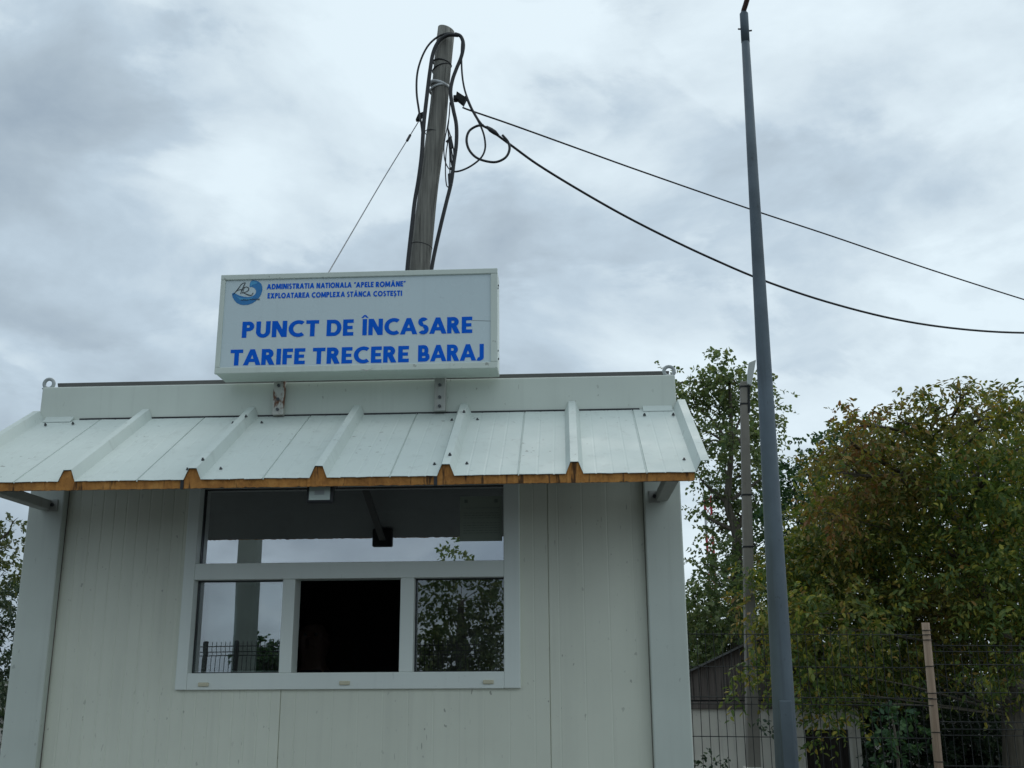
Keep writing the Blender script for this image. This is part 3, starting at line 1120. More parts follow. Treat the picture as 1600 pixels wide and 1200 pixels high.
for j, (z, rx, ry, cy) in enumerate(((.50, .19, .15, .15), (.80, .185, .14, .14), (1.02, .205, .14, .10), (hz - .25, .19, .11, .07), (hz - .17, .085, .08, .04))):
    for i in range(20):
        ph = 2 * math.pi * i / 20
        jk.v.append((hx + rx * math.cos(ph), hy + cy + ry * math.sin(ph), z))
for j in range(4):
    for i in range(20):
        a, b = j * 20 + i, j * 20 + (i + 1) % 20
        jk.f.append((a, b, b + 20, a + 20))
part('jacket', jk, 'dark_cloth', att, smooth=True)
stool = thing('stool', (hx, hy + .16, .095), 'dark stool under the seated kiosk attendant', 'stool')
part('seat', MB().tube([(hx, hy + .16, .42), (hx, hy + .16, .47)], .19, 20), 'black_plastic', stool, bevel=.01)
for a in range(4):
    dx_, dy_ = .14 * math.cos(a * 1.571 + .785), .14 * math.sin(a * 1.571 + .785)
    part('leg', MB().tube([(hx + dx_ * 1.2, hy + .16 + dy_ * 1.2, .095), (hx + dx_, hy + .16 + dy_, .42)], .014, 8), 'wire_dark', stool)

# ------------------------------------------------------------------ wooden utility pole with its cables
PY = 4.25
pt, pb0 = at(697, 47, PY), at(655, 420, PY)
ax = (pt - pb0) / (pt.z - pb0.z)
pbase = pb0 + ax * (0 - pb0.z)
upole = thing('utility_pole', (pbase.x, PY, 0), 'weathered grey wooden pole leaning behind the blue lettered sign', 'utility pole')
pth, rad = [], []
NR = 36
for i in range(NR + 1):
    f = i / NR
    p = pbase + ax * (pt.z * f)
    p.x += .010 * math.sin(f * 9) + .004 * math.sin(f * 31)
    pth.append(p)
    rad.append(.122 - .040 * f + .002 * math.sin(f * 47))
sh = MB().tube(pth, rad, 28)
# slanted cut top
ring = len(pth) - 1
for k in range(28):
    v = sh.v[ring * 28 + k]
    sh.v[ring * 28 + k] = (v[0], v[1], v[2] + (pt.x - v[0]) * .28)
part('shaft', sh, 'pole_wood', upole, smooth=True)


def pole_at(z):
    return pbase + ax * z, .122 - .040 * z / pt.z


def band(z, wd, mat, name, tilt=0.0, grow=.004, arc=(0, 1)):
    c, r = pole_at(z)
    mb = MB()
    pts = []
    for i in range(25):
        a = 2 * math.pi * (arc[0] + (arc[1] - arc[0]) * i / 24)
        pts.append((c.x + (r + grow) * math.cos(a), c.y + (r + grow) * math.sin(a), z + tilt * math.cos(a)))
    mb.tube(pts, wd, 6)
    return part(name, mb, mat, upole, smooth=True)


zb1 = at(683, 135, PY).z
band(zb1, .016, 'white_strap', 'strap', -.03)
band(zb1 - .035, .011, 'white_strap', 'strap', .025)
band(at(693, 100, PY).z, .007, 'cable_black', 'wire_wrap', -.02)
band(at(690, 108, PY).z, .006, 'cable_black', 'wire_wrap', .03)
band(at(675, 210, PY).z, .004, 'cable_black', 'wire_wrap', -.02, .001)
band(at(660, 385, PY).z, .004, 'cable_black', 'wire_wrap', -.02, .001)
CY = PY - .13


def cable(name, px, r, label, cat='cable', group=None, mat='cable_black', ys=None, n=6, parent=None):
    pts = [at(x, y, CY if ys is None else ys[i]) for i, (x, y) in enumerate(px)]
    mb = MB().tube(smooth_path(pts, n), r, 8)
    o = part(name, mb, mat, parent, smooth=True)
    if parent is None:
        tag(o, label, cat, group)
    return o


PXM = 9.0 / 1650                               # metres per photo pixel at the pole
br = MB()
for q, s in (((712, 155), (7, 9)), ((707, 163), (5, 8))):
    p = at(*q, PY)
    br.box(p.x - s[0] * PXM * .5, p.x + s[0] * PXM * .5, PY - .04, PY + .02, p.z - s[1] * PXM * .5, p.z + s[1] * PXM * .5)
part('bracket', br, 'wire_dark', upole, bevel=.006)
p, q = at(714, 149, PY - .02), at(726, 159, PY - .02)
part('anchor_clamp', MB().hexa([(p.x - .01, PY - .05, p.z - .04), (q.x - .01, PY - .05, q.z - .04), (q.x - .01, PY + .01, q.z - .04), (p.x - .01, PY + .01, p.z - .04),
                                (p.x, PY - .05, p.z + .03), (q.x + .02, PY - .05, q.z + .03), (q.x + .02, PY + .01, q.z + .03), (p.x, PY + .01, p.z + .03)]), 'wire_dark', upole, bevel=.004)
p = at(656, 184, PY)
part('anchor_clamp', MB().hexa([(p.x - .035, PY - .05, p.z - .045), (p.x + .0, PY - .05, p.z - .045), (p.x + .0, PY, p.z - .045), (p.x - .035, PY, p.z - .045),
                                (p.x - .01, PY - .05, p.z + .02), (p.x + .06, PY - .05, p.z + .045), (p.x + .06, PY, p.z + .045), (p.x - .01, PY, p.z + .02)]), 'wire_dark', upole, bevel=.004)

arch = [(712, 53), (700, 52), (685, 57), (670, 70), (659, 90), (652, 115), (651, 145), (655, 175), (659, 200), (661, 230)]
cable('arched_cable', arch, .010, 'thin black cable arching widest around the left of the pole top')
down = [(716, 55), (700, 55), (686, 64), (677, 82), (672, 110), (667, 150), (662, 195), (659, 240), (654, 280), (648, 315), (644, 350), (640, 385), (636, 425), (634, 470)]
cable('down_cable', down, .019, 'thick black cable clipped down the left edge of the wooden pole')
rise = [(711, 53), (720, 57), (724, 70), (721, 88), (713, 108), (707, 125), (704, 145), (708, 170), (713, 195), (713, 225), (709, 255), (705, 285), (697, 318), (688, 355), (677, 405), (670, 450)]
cable('riser_cable', rise, .018, 'thick black cable hanging free down the right side of the wooden pole')
# slack bundle: a few thin loops right of the pole
bund = thing('cable_bundle', tuple(at(702, 240, CY)), 'bundle of thin slack black loops tied beside the right riser', 'cable bundle')
for lp in ([(703, 160), (702, 180), (699, 198), (694, 225), (695, 250), (703, 265), (708, 255), (704, 225), (700, 205)],
           [(701, 215), (697, 240), (696, 270), (698, 290), (702, 288), (703, 255), (702, 225)],
           [(700, 200), (706, 220), (709, 240), (707, 262), (703, 240), (701, 215)],
           [(703, 165), (701, 190), (700, 205), (704, 235), (706, 255)]):
    cable('loop', lp, .0055, None, parent=bund)
part('tie', MB().tube([at(698, 222, CY), at(704, 214, CY), at(705, 232, CY)], .014, 8), 'cable_black', bund)
part('tie', MB().tube([at(703, 272, CY), at(704, 290, CY)], .02, 8), 'cable_black', bund)
cable('slack_cable', [(704, 262), (709, 268), (722, 266), (738, 258), (752, 246), (758, 232), (757, 215), (752, 199), (744, 183), (734, 162), (726, 140), (722, 115), (721, 85), (722, 62)], .009,
      'thin black cable drooping from the bundle up over the pole top')
cable('loop_cable', [(756, 196), (745, 197), (733, 205), (729, 219), (733, 234), (744, 246), (760, 252), (776, 253), (790, 246), (796, 234), (794, 222), (785, 211)], .012,
      'round black cable loop hanging below the splice near the pole')
lowpx = [(728, 150), (738, 172), (752, 194), (766, 203), (800, 228), (840, 257), (900, 294), (970, 334), (1040, 370), (1110, 403), (1190, 437), (1290, 471), (1400, 499), (1500, 514), (1600, 520), (1720, 518), (2000, 500), (2350, 455), (2700, 390)]
lowy = [CY + max(0, (x - 760)) / 960 * 4.5 for x, _ in lowpx]
cable('overhead_cable', lowpx, .0125, 'thick lower black cable sagging from the pole to the right', group='overhead cables', ys=lowy)
uppx = [(723, 168), (736, 173), (800, 195), (900, 231), (1000, 267), (1170, 326), (1300, 369), (1450, 420), (1600, 468), (1720, 504), (2000, 570), (2350, 620), (2700, 640)]
uppy = [CY + max(0, (x - 760)) / 960 * 4.5 for x, _ in uppx]
cable('overhead_cable', uppx, .0085, 'thinner upper black cable running taut from the pole to the right', group='overhead cables', ys=uppy)
spl = [at(x, y, CY) for x, y in ((760, 198), (767, 203), (773, 207), (779, 212))]
tag(part('cable_splice', MB().tube(spl, [.013, .024, .024, .012], 8), 'cable_black', smooth=True), 'fat black splice sleeve on the lower cable beside the round loop', 'splice')
cable('service_wire', [(654, 190), (635, 221), (600, 278), (560, 346), (515, 423), (470, 500), (420, 585)], .0048, 'thin grey wire slanting down left from the pole behind the sign', mat='steel_wire',
      ys=[PY - .05, PY - .25, PY - .7, PY - 1.3, PY - 2.0, PY - 2.7, PY - 3.5])
part('tension_sleeve', MB().tube([at(641, 211, PY - .2), at(636, 220, PY - .25)], .012, 6), 'cable_black', upole)

# ------------------------------------------------------------------ metal lamp post
LY = 1.5
lt, lb = at(1162.5, 25, LY), at(1230, 1200, LY)
la = (lt - lb) / (lt.z - lb.z)
lbase = lb - la * lb.z
lamp = thing('lamp_post', (lbase.x, LY, 0), 'tall tapered galvanised steel lamp post right of the kiosk', 'lamp post')
hh = lt.z
part('shaft', MB().tube([lbase + la * (hh * f) for f in (0, .1, .25, .5, .75, 1)], [.069, .065, .0595, .047, .035, .025], 24), 'galvanised', lamp, smooth=True)
part('sleeve', MB().tube([lt - la * .2, lt + la * .016, lt + la * .03], [.0285, .0285, .019], 16), 'galvanised', lamp, smooth=True)
arm_e = at(1169, -8, LY - .1)
part('arm', MB().tube(smooth_path([lt, lt + la * .04, arm_e, arm_e + (arm_e - lt) * 2.2], 5), .0175, 12), 'rust_post', lamp, smooth=True)
for s, dz_ in ((-1, -.10), (1, -.115)):
    q = lt + la * dz_
    part('bolt', MB().tube([q + Vector((s * .024, 0, 0)), q + Vector((s * .045, -.008, -.003))], .0055, 6), 'screw_dark', lamp)
q = lbase + la * .95
part('access_hatch', MB().box(q.x - .035, q.x + .035, LY - .0685, LY - .04, .75, 1.12), 'galvanised', lamp, bevel=.006)
part('base_plate', MB().box(lbase.x - .18, lbase.x + .18, LY - .18, LY + .18, .0, .02), 'galvanised', lamp, bevel=.003)

# ------------------------------------------------------------------ concrete pole with lamp head
KY = 10.0
ct, cb = at(1162, 597, KY), at(1177, 1190, KY)
ca = (ct - cb) / (ct.z - cb.z)
cbase = cb - ca * cb.z
cpole = thing('concrete_pole', (cbase.x, KY, 0), 'slim brown grey concrete pole with a pale flat lamp head', 'lamp post')
w0, w1 = .085, .052
cm = MB()
for z, wd in ((0, w0), (ct.z, w1)):
    p = cbase + ca * z
    cm.v += [(p.x - wd, KY - wd, z), (p.x + wd, KY - wd, z), (p.x + wd, KY + wd, z), (p.x - wd, KY + wd, z)]
cm.f += [(3, 2, 1, 0), (4, 5, 6, 7), (0, 1, 5, 4), (1, 2, 6, 5), (2, 3, 7, 6), (3, 0, 4, 7)]
part('shaft', cm, 'concrete', cpole, bevel=.012)
for py in (605, 632, 774, 855):
    p = at(1164, py, KY)
    c = cbase + ca * p.z
    r = w1 + (w0 - w1) * (1 - p.z / ct.z) + .006
    part('band', MB().box(c.x - r, c.x + r, KY - r, KY + r, p.z - .012, p.z + .012), 'wire_dark', cpole)
hd = [at(1167.5, 601, KY - .1), at(1174, 603.5, KY - .1), at(1177, 585, KY - .1), at(1181, 562.5, KY - .1), at(1170, 567, KY - .1), at(1168.5, 580, KY - .1)]
part('lamp_head', MB().prism([(p.x, p.z) for p in hd], KY - .13, KY - .05), 'lamp_head', cpole, bevel=.01)
q = at(1170, 620, KY - .02)
part('lamp_arm', MB().tube([at(1170, 602, KY - .08), at(1170, 612, KY - .06), at(1170.5, 645, KY - .06)], .018, 8), 'wire_dark', cpole)
part('footing', MB().box(cbase.x - .12, cbase.x + .12, KY - .12, KY + .12, -.02, .10), 'pale_plaster', cpole, bevel=.01)

# ------------------------------------------------------------------ welded mesh fences


def mesh_panel(x0, x1, y, ztop, zs, folds, drop=0.0, step=.05, r=.0021, zbot=0.05):
    mb = MB()

    def bow(z):
        d = 0
        for f in folds:
            d += max(0, 1 - abs(z - f) / .05) * .03
        return y - d

    zz = [zbot]
    for f in sorted(folds):
        zz += [f - .05, f, f + .05]
    zz += [ztop]
    x = x0
    while x <= x1 + 1e-6:
        dd = drop * (x - x0)
        mb.tube([(x, bow(z), z - dd) for z in zz], r, 4, cap=False)
        x += step
    for z in zs:
        mb.tube([(x0 - .02, bow(z) - .004, z), (x1 + .02, bow(z) - .004, z - drop * (x1 - x0))], r * 1.25, 4, cap=False)
    return mb


fence = thing('mesh_fence', (3.13, 1.9, 0), 'dark welded wire mesh fence with a wooden post, right of the kiosk', 'fence')
FY = 1.9
fp0, fp1 = at(1446, 973, FY), at(1467, 1200, FY)
part('mesh_panel', mesh_panel(1.56, 3.10, FY, 1.525, [1.50, 1.31, 1.135, 1.095, .91, .72, .53, .49, .30, .12], [1.115, .51], .012), 'wire_dark', fence)
part('mesh_panel', mesh_panel(3.17, 5.64, FY, 1.44, [1.42, 1.385, 1.31, 1.15, .985, .945, .91, .74, .55, .51, .3, .12], [.95, .53], .01), 'wire_dark', fence)
pm = MB().tube([(fp1.x + .02, FY, 0), (fp1.x, FY, fp1.z), (fp0.x, FY, fp0.z)], [.026, .025, .0225], 10)
part('post', pm, 'post_wood', fence, smooth=True)
part('post', MB().box(5.66, 5.72, FY - .03, FY + .03, 0, 1.55), 'wire_dark', fence, bevel=.003)
for py in (985, 992, 1000, 1041, 1083, 1092, 1144, 1190):
    p = at(1447 + (py - 975) * .092, py, FY)
    part('tie_wire', MB().tube([(p.x + .027 * math.cos(a), FY + .027 * math.sin(a), p.z) for a in [i * .5236 for i in range(13)]], .0025, 4, cap=False), 'wire_dark', fence)

# ------------------------------------------------------------------ shed behind the fence
HY = 10.9
shed = thing('shed', (4.6, HY + 1.5, 0), 'low shed with grey board gable and pale plaster wall behind the fence', 'shed')
e0, ap = at(1076, 1050, HY), at(1180, 1000, HY)
zbeam = at(1130, 1096, HY).z
hxw = ap.x - e0.x
e1x = ap.x + (at(1340, 1100, HY).x - ap.x)
e1z = e0.z + .0
sx0 = e0.x - .35
slope = (ap.z - e0.z) / hxw
gl_ = MB()
x = sx0
while x < e1x:
    wd = random.uniform(.07, .12)
    x2 = min(x + wd, e1x)

    def rz_(q):
        return ap.z - abs(q - ap.x) * slope if q < ap.x else ap.z - (q - ap.x) * slope * .35
    yo = random.uniform(-.012, 0)
    if min(rz_(x), rz_(x2)) > zbeam + .06:
        gl_.prism([(x, zbeam + .02), (x2 - .006, zbeam + .02), (x2 - .006, rz_(x2) - .01), (x, rz_(x) - .01)], HY + yo, HY + .02 + yo * .5)
    x = x2
part('gable', gl_, 'barn_wood', shed)
part('gable_backing', MB().prism([(sx0 + .3, zbeam), (e1x, zbeam), (e1x, rz_(e1x) - .03), (ap.x, ap.z - .03), (sx0 + .3, max(zbeam + .01, rz_(sx0 + .3) - .03))], HY + .03, HY + .06), 'black_plastic', shed)
rfm = MB()
for xa, xb in ((sx0 - .1, ap.x), (ap.x, e1x + .2)):
    za, zb_ = rz_(xa), rz_(xb)
    rfm.hexa([(xa, HY - .12, za), (xb, HY - .12, zb_), (xb + .62, HY + 3, zb_), (xa + .62, HY + 3, za), (xa, HY - .12, za + .03), (xb, HY - .12, zb_ + .03), (xb + .62, HY + 3, zb_ + .03), (xa + .62, HY + 3, za + .03)])
part('roof', rfm, 'grey_roof', shed)
part('tie_beam', MB().box(sx0, e1x, HY - .05, HY + .05, zbeam - .10, zbeam), 'barn_wood', shed, bevel=.01)
wx = at(1255, 1150, HY).x
wx1 = at(1328, 1150, HY).x
wz = at(1290, 1140, HY).z
wl = MB().box(sx0, wx, HY, HY + .15, 0, zbeam - .1).box(wx1, e1x, HY, HY + .15, 0, zbeam - .1).box(wx, wx1, HY, HY + .15, wz, zbeam - .1)
part('front_wall', wl, 'pale_plaster', shed)
part('side_wall', MB().box(sx0, sx0 + .12, HY + .15, HY + 3, 0, zbeam - .1).box(e1x - .12, e1x, HY + .15, HY + 3, 0, zbeam - .1).box(sx0 + .12, e1x - .12, HY + 2.9, HY + 3, 0, zbeam - .1), 'pale_plaster', shed)
for q in (wx, wx1):
    part('door_jamb', MB().box(q - .022, q + .022, HY - .03, HY - .002, 0, wz), 'pale_plaster', shed)
dr = MB()  # dark boards fill the opening in place of its unlit inside
for k in range(7):
    dr.box(wx + (wx1 - wx) * k / 7 + .003, wx + (wx1 - wx) * (k + 1) / 7, HY + .06, HY + .085 + .004 * (k % 3), 0, wz)
part('opening_infill', dr, 'opening_shade', shed)

# ------------------------------------------------------------------ radio mast far behind
MY = 60.0
ma, mb_ = at(1101, 800, MY), at(1112, 760, MY)
mast = thing('radio_mast', (at(1108, 900, MY).x, MY, 0), 'distant red and white lattice mast seen through the tall tree', 'mast')
mxc = at(1109, 840, MY).x
mz = at(1109, 775, MY).z
hw_ = .19
segs = 10
for i in range(segs):
    z0, z1 = mz * i / segs, mz * (i + 1) / segs
    seg = MB()
    for sx, sy in ((-1, -1), (1, -1), (1, 1), (-1, 1)):
        seg.tube([(mxc + sx * hw_, MY + sy * hw_, z0), (mxc + sx * hw_, MY + sy * hw_, z1)], .05, 5)
    for k in range(2):
        za, zb_ = z0 + (z1 - z0) * k / 2, z0 + (z1 - z0) * (k + 1) / 2
        seg.tube([(mxc - hw_, MY - hw_, za), (mxc + hw_, MY - hw_, zb_)], .025, 4)
        seg.tube([(mxc + hw_, MY + hw_, za), (mxc - hw_, MY + hw_, zb_)], .025, 4)
    part('lattice_section', seg, 'mast_red' if (segs - 1 - i) % 2 == 0 else 'mast_white', mast)

# ------------------------------------------------------------------ trees and shrubs


class Leaves:
    def __init__(s):
        s.P, s.D, s.N_, s.L, s.W = [], [], [], [], []

    def twig(s, p, d, length, nleaf, L, W, droop=.35, spread=1.0):
        """leaves set in pairs along one short twig"""
        side = np.cross(d, RNG.normal(size=3))
        side /= np.linalg.norm(side) + 1e-9
        for k in range(nleaf):
            f = (k + .5) / nleaf
            q = p + d * length * f + np.array([0, 0, -droop * length * f * f])
            sgn = 1 if k % 2 else -1
            ld = d * .55 + side * sgn * spread + RNG.normal(size=3) * .38 + np.array([0, 0, -droop * .9])
            ld /= np.linalg.norm(ld)
            nn = RNG.normal(size=3) * .55 + np.array([0, -.15, .9])
            s.P.append(q)
            s.D.append(ld)
            s.N_.append(nn)
            sc = RNG.uniform(.65, 1.25)
            s.L.append(L * sc)
            s.W.append(W * sc)

    def mesh(s, name, off):
        P, D, Nn = np.array(s.P), np.array(s.D), np.array(s.N_)
        L, W = np.array(s.L)[:, None], np.array(s.W)[:, None]
        S = np.cross(D, Nn)
        S /= np.linalg.norm(S, axis=1, keepdims=True) + 1e-9
        Un = np.cross(S, D)
        k = len(P)
        vs = np.empty((k, 6, 3))
        vs[:, 0] = P
        vs[:, 1] = P + D * L * .32 + S * W * .5 + Un * W * .16
        vs[:, 2] = P + D * L * .72 + S * W * .36 + Un * W * .08
        vs[:, 3] = P + D * L - Un * L * .10
        vs[:, 4] = P + D * L * .72 - S * W * .36 + Un * W * .08
        vs[:, 5] = P + D * L * .32 - S * W * .5 + Un * W * .16
        vs = vs.reshape(-1, 3) - np.array(off)
        base = (np.arange(k) * 6)[:, None]
        fc = np.concatenate([base + np.array([[0, 1, 2, 3]]), base + np.array([[0, 3, 4, 5]])], axis=1).reshape(-1)
        me = bpy.data.meshes.new(name)
        me.vertices.add(k * 6)
        me.vertices.foreach_set('co', vs.ravel().astype(np.float32))
        me.loops.add(k * 8)
        me.loops.foreach_set('vertex_index', fc.astype(np.int32))
        me.polygons.add(k * 2)
        me.polygons.foreach_set('loop_start', (np.arange(k * 2) * 4).astype(np.int32))
        me.update()
        me.validate()
        return me


def tree(name, base, label, cat, blobs, mat, twigs, nleaf, L, W, tl, trunk, bark='bark', group=None, droop=.35, limb=.03, shell=.45, squash=.85, leaf_name='crown'):
    """blobs: (x,y,z,r) lumps of the crown. trunk: list of points with radii"""
    root = thing(name, tuple(base), label, cat, group)
    tk = MB()
    if trunk:
        tk.tube(smooth_path([t[0] for t in trunk], 5), np.interp(np.linspace(0, len(trunk) - 1, (len(trunk) - 1) * 5 + 1), range(len(trunk)), [t[1] for t in trunk]).tolist(), 10)
    lv = Leaves()
    for (bx, by, bz, r) in blobs:
        c = np.array([bx, by, bz])
        lb_ = limb if bz > 3.3 else limb * .3
        if trunk and limb and r > .14:
            j = min(range(len(trunk)), key=lambda q: abs(trunk[q][0][2] - (bz - r * 1.1)) + .3 * math.dist(trunk[q][0], c))
            s0 = Vector(trunk[j][0])
            e = Vector(c)
            mid = (s0 + e) * .5 + Vector((random.uniform(-.15, .15), random.uniform(-.1, .1), r * .25))
            tk.tube(smooth_path([s0, mid, e], 5), np.linspace(min(lb_ * 1.6, trunk[j][1] * .7), lb_ * .35, 11).tolist(), 6)
            for _ in range(3):
                dd = Vector(RNG.normal(size=3)) * r * .5
                tk.tube([e - (e - mid) * .4, e + dd * .4, e + dd], [lb_ * .4, lb_ * .25, lb_ * .12], 5)
        nt_ = max(4, int(twigs * (r ** 2)))
        for _ in range(nt_):
            d = RNG.normal(size=3)
            d /= np.linalg.norm(d)
            rr_ = r * (shell + (1 - shell) * RNG.random() ** .6) * RNG.choice([1, 1, 1.08, 1.3])
            p = c + d * rr_ * np.array([1, 1, squash])
            td = d * .8 + RNG.normal(size=3) * .55 + np.array([0, 0, .12])
            td /= np.linalg.norm(td)
            lv.twig(p, td, tl * RNG.uniform(.6, 1.3), nleaf, L, W, droop)
    if tk.v:
        part('trunk', tk, bark, root, smooth=True)
    me = lv.mesh(leaf_name, worldloc(root))
    link(leaf_name, me, mat, root)
    return root


def blobs_px(lst, dist, jit=.8):
    out = []
    for q in lst:
        px, py, rp = q[:3]
        d = dist + (q[3] if len(q) > 3 else random.uniform(-jit, jit))
        p = at(px, py, d + CAM.y)
        out.append((p.x, p.y, p.z, rp / F_PX * d))
    return out


def tpt(px, py, dist, r):
    p = at(px, py, dist + CAM.y)
    return ((p.x, p.y, p.z), r)


# tall loose poplar behind the kiosk's right corner
D1 = 20.0
b = tpt(1160, 1180, D1, .2)[0]
tree('poplar_tree', (b[0], b[1], 0), 'tall loose green tree rising right beside the kiosk corner', 'tree',
     blobs_px([(1128, 572, 26), (1150, 598, 34), (1105, 605, 34), (1075, 628, 34), (1045, 600, 20), (1040, 582, 11), (1122, 640, 34), (1165, 640, 30), (1195, 605, 24), (1205, 640, 20), (1085, 668, 22), (1150, 690, 36),
               (1108, 690, 24), (1188, 690, 28), (1213, 665, 16), (1203, 735, 22), (1126, 730, 30), (1165, 740, 34), (1092, 745, 16), (1118, 780, 24), (1186, 785, 32), (1150, 800, 20), (1095, 800, 14), (1120, 830, 26), (1180, 850, 36),
               (1142, 862, 26), (1098, 880, 20), (1120, 905, 34), (1160, 910, 34), (1090, 935, 22), (1130, 960, 44), (1175, 965, 40), (1098, 985, 32), (1140, 1010, 44), (1095, 1025, 30), (1190, 1020, 40), (1060, 1000, 40), (1050, 940, 26), (1110, 960, 40, .9), (1150, 985, 44, .9), (1095, 1010, 44, .9), (1165, 1030, 50, 1.1), (1115, 1045, 40, 1.2), (1105, 920, 24), (1085, 960, 24), (1165, 690, 30, .6), (1130, 610, 30, .5), (1160, 780, 34, .6)], D1, .9),
     'poplar_leaf', 330, 9, .078, .062, .30,
     [((b[0], b[1], 0), .20), tpt(1158, 1040, D1, .17), tpt(1152, 900, D1, .10), tpt(1150, 830, D1, .09), tpt(1137, 785, D1, .07), tpt(1143, 700, D1, .045), tpt(1140, 600, D1, .03)], limb=.032, shell=.15)
# deep green tree between poplar and walnut
D2 = 18.5
b = tpt(1262, 1180, D2, .2)[0]
tree('broadleaf_tree', (b[0], b[1], 0), 'dark green tree standing behind the left edge of the walnut', 'tree',
     blobs_px([(1218, 790, 34), (1240, 765, 32), (1262, 740, 34), (1285, 710, 34), (1300, 690, 26), (1230, 830, 40), (1270, 800, 60), (1320, 760, 60), (1215, 900, 45), (1260, 880, 60), (1320, 860, 70), (1230, 970, 50), (1350, 700, 50), (1275, 980, 70)], D2, .6),
     'green_leaf', 300, 9, .080, .05, .28, [((b[0], b[1], 0), .18), tpt(1262, 1000, D2, .14), tpt(1266, 850, D2, .08), tpt(1275, 740, D2, .04)], limb=.03, shell=.3)
# big walnut tree at the right
D3 = 13.2
b = tpt(1596, 1200, D3, .2)[0]
wl_b = [(1325, 655, 18), (1328, 692, 32), (1345, 665, 28), (1308, 738, 34), (1375, 680, 44), (1405, 660, 30), (1440, 660, 40), (1470, 635, 34), (1505, 640, 36), (1508, 615, 20), (1545, 660, 44), (1580, 668, 46), (1590, 640, 28), (1625, 640, 44), (1560, 632, 26), (1630, 690, 70),
        (1288, 800, 34), (1330, 750, 60), (1400, 740, 66), (1470, 720, 66), (1540, 740, 66), (1610, 760, 66), (1250, 862, 36), (1300, 830, 66), (1370, 820, 70), (1445, 800, 74), (1520, 820, 70), (1595, 840, 70), (1670, 820, 80),
        (1215, 905, 44), (1275, 900, 62), (1345, 900, 72), (1420, 890, 74), (1500, 900, 74), (1580, 920, 72), (1660, 920, 80), (1195, 960, 40), (1245, 975, 56), (1315, 980, 66), (1390, 975, 70), (1470, 980, 66), (1550, 985, 66), (1620, 1000, 66),
        (1262, 1110, 16, -.6), (1285, 1130, 16, -.8), (1315, 1115, 18, -.5), (1245, 1090, 16, -.8), (1340, 1120, 18, -.7), (1270, 1155, 9, -.9), (1168, 1072, 14, -.9), (1150, 1080, 10, -.9), (1190, 1068, 20, -.7), (1205, 1030, 34), (1262, 1045, 44), (1335, 1050, 44), (1410, 1040, 40), (1300, 1095, 22), (1375, 1000, 60, 1), (1520, 1066, 20, -1), (1570, 1060, 30, -.8), (1612, 1062, 36, -.6), (1650, 1050, 50)]
tree('walnut_tree', (b[0], b[1], 0), 'broad walnut tree turning olive and brown at the right edge', 'tree',
     blobs_px(wl_b, D3, 1.1) + blobs_px([q[:3] for q in wl_b if 700 < q[1] < 1060 and q[2] > 43], D3 + 1.9, .4), 'walnut_leaf', 430, 10, .080, .036, .30,
     [((b[0], b[1], 0), .22), tpt(1592, 1120, D3, .19), tpt(1580, 1050, D3 + .4, .16), tpt(1560, 980, D3 + .9, .12), tpt(1520, 880, D3 + 1, .09), tpt(1480, 780, D3 + 1, .06), tpt(1450, 690, D3 + .6, .03)], limb=.032, shell=.3, droop=.5)
# dark green undergrowth behind the fence
for i, (px, py, rp, dd, lab) in enumerate(((1300, 1180, 50, 17.5, 'dark shrub beside the shed window under the walnut'), (1400, 1150, 80, 16, 'large dark shrub left of the wooden fence post'),
                                           (1530, 1140, 95, 15.5, 'large dark shrub right of the wooden fence post'), (1640, 1130, 95, 17, 'dark shrub behind the walnut trunk'), (1440, 1090, 90, 19, 'tall dark shrub far behind the fence post'),
                                           (1330, 1070, 60, 19.5, 'dark shrub rising behind the shed roof'))):
    p = at(px, py, dd + CAM.y)
    r = rp / F_PX * dd
    bl = [(p.x + random.uniform(-.6, .6) * r, p.y + random.uniform(-.3, .3), max(.25, p.z + random.uniform(-.6, .6) * r), r * random.uniform(.45, .75)) for _ in range(7)]
    tree('shrub', (p.x, p.y, 0), lab, 'shrub', bl, 'dark_leaf', 260, 8, .10, .05, .26, [((p.x, p.y, 0), .05), ((p.x + .05, p.y, .5), .04), ((p.x, p.y, max(1.0, p.z)), .02)], limb=.014, group='undergrowth behind the fence', shell=.1)
p = at(1395, 1150, 11.5 + CAM.y)
tree('climbing_plant', (p.x, p.y, 0), 'fresh green leafy plant behind the mesh, left of the wooden post', 'plant',
     blobs_px([(1400, 1110, 18), (1392, 1140, 18), (1410, 1165, 22), (1390, 1185, 18), (1425, 1130, 12), (1380, 1160, 10)], 11.5, .15), 'green_leaf', 420, 7, .075, .05, .16,
     [((p.x, p.y, 0), .02), ((p.x + .03, p.y, .5), .015), ((p.x, p.y, 1.0), .008)], limb=.006, shell=.1)
p = at(1108, 1195, 10.5 + CAM.y)
tree('weed', (p.x, p.y, 0), 'thin dark weed in front of the pale shed wall', 'plant',
     blobs_px([(1104, 1180, 4), (1112, 1190, 5), (1128, 1190, 5), (1096, 1196, 6), (1200, 1135, 5), (1190, 1130, 4)], 10.5, .05), 'dark_leaf', 2500, 4, .045, .03, .07,
     [((p.x, p.y, 0), .008), ((p.x - .01, p.y, .25), .006), ((p.x - .02, p.y, .42), .004)], limb=.004, shell=.1)
# far belt of low trees that closes the horizon
lv = Leaves()
for k in range(900):
    x = RNG.uniform(-45, 55)
    hh_ = 1.9 + .7 * math.sin(x * .55) * math.sin(x * .21 + 1) + RNG.normal() * .25
    p = np.array([x, RNG.uniform(27, 33), max(.2, RNG.uniform(.05, 1) * hh_)])
    td = RNG.normal(size=3)
    td /= np.linalg.norm(td)
    lv.twig(p, td, .9, 9, .42, .24, .3)
wd = link('woodland', lv.mesh('woodland', (0, 0, 0)), 'dark_leaf')
tag(wd, 'far belt of low dark trees along the horizon', 'woodland', kind='stuff')
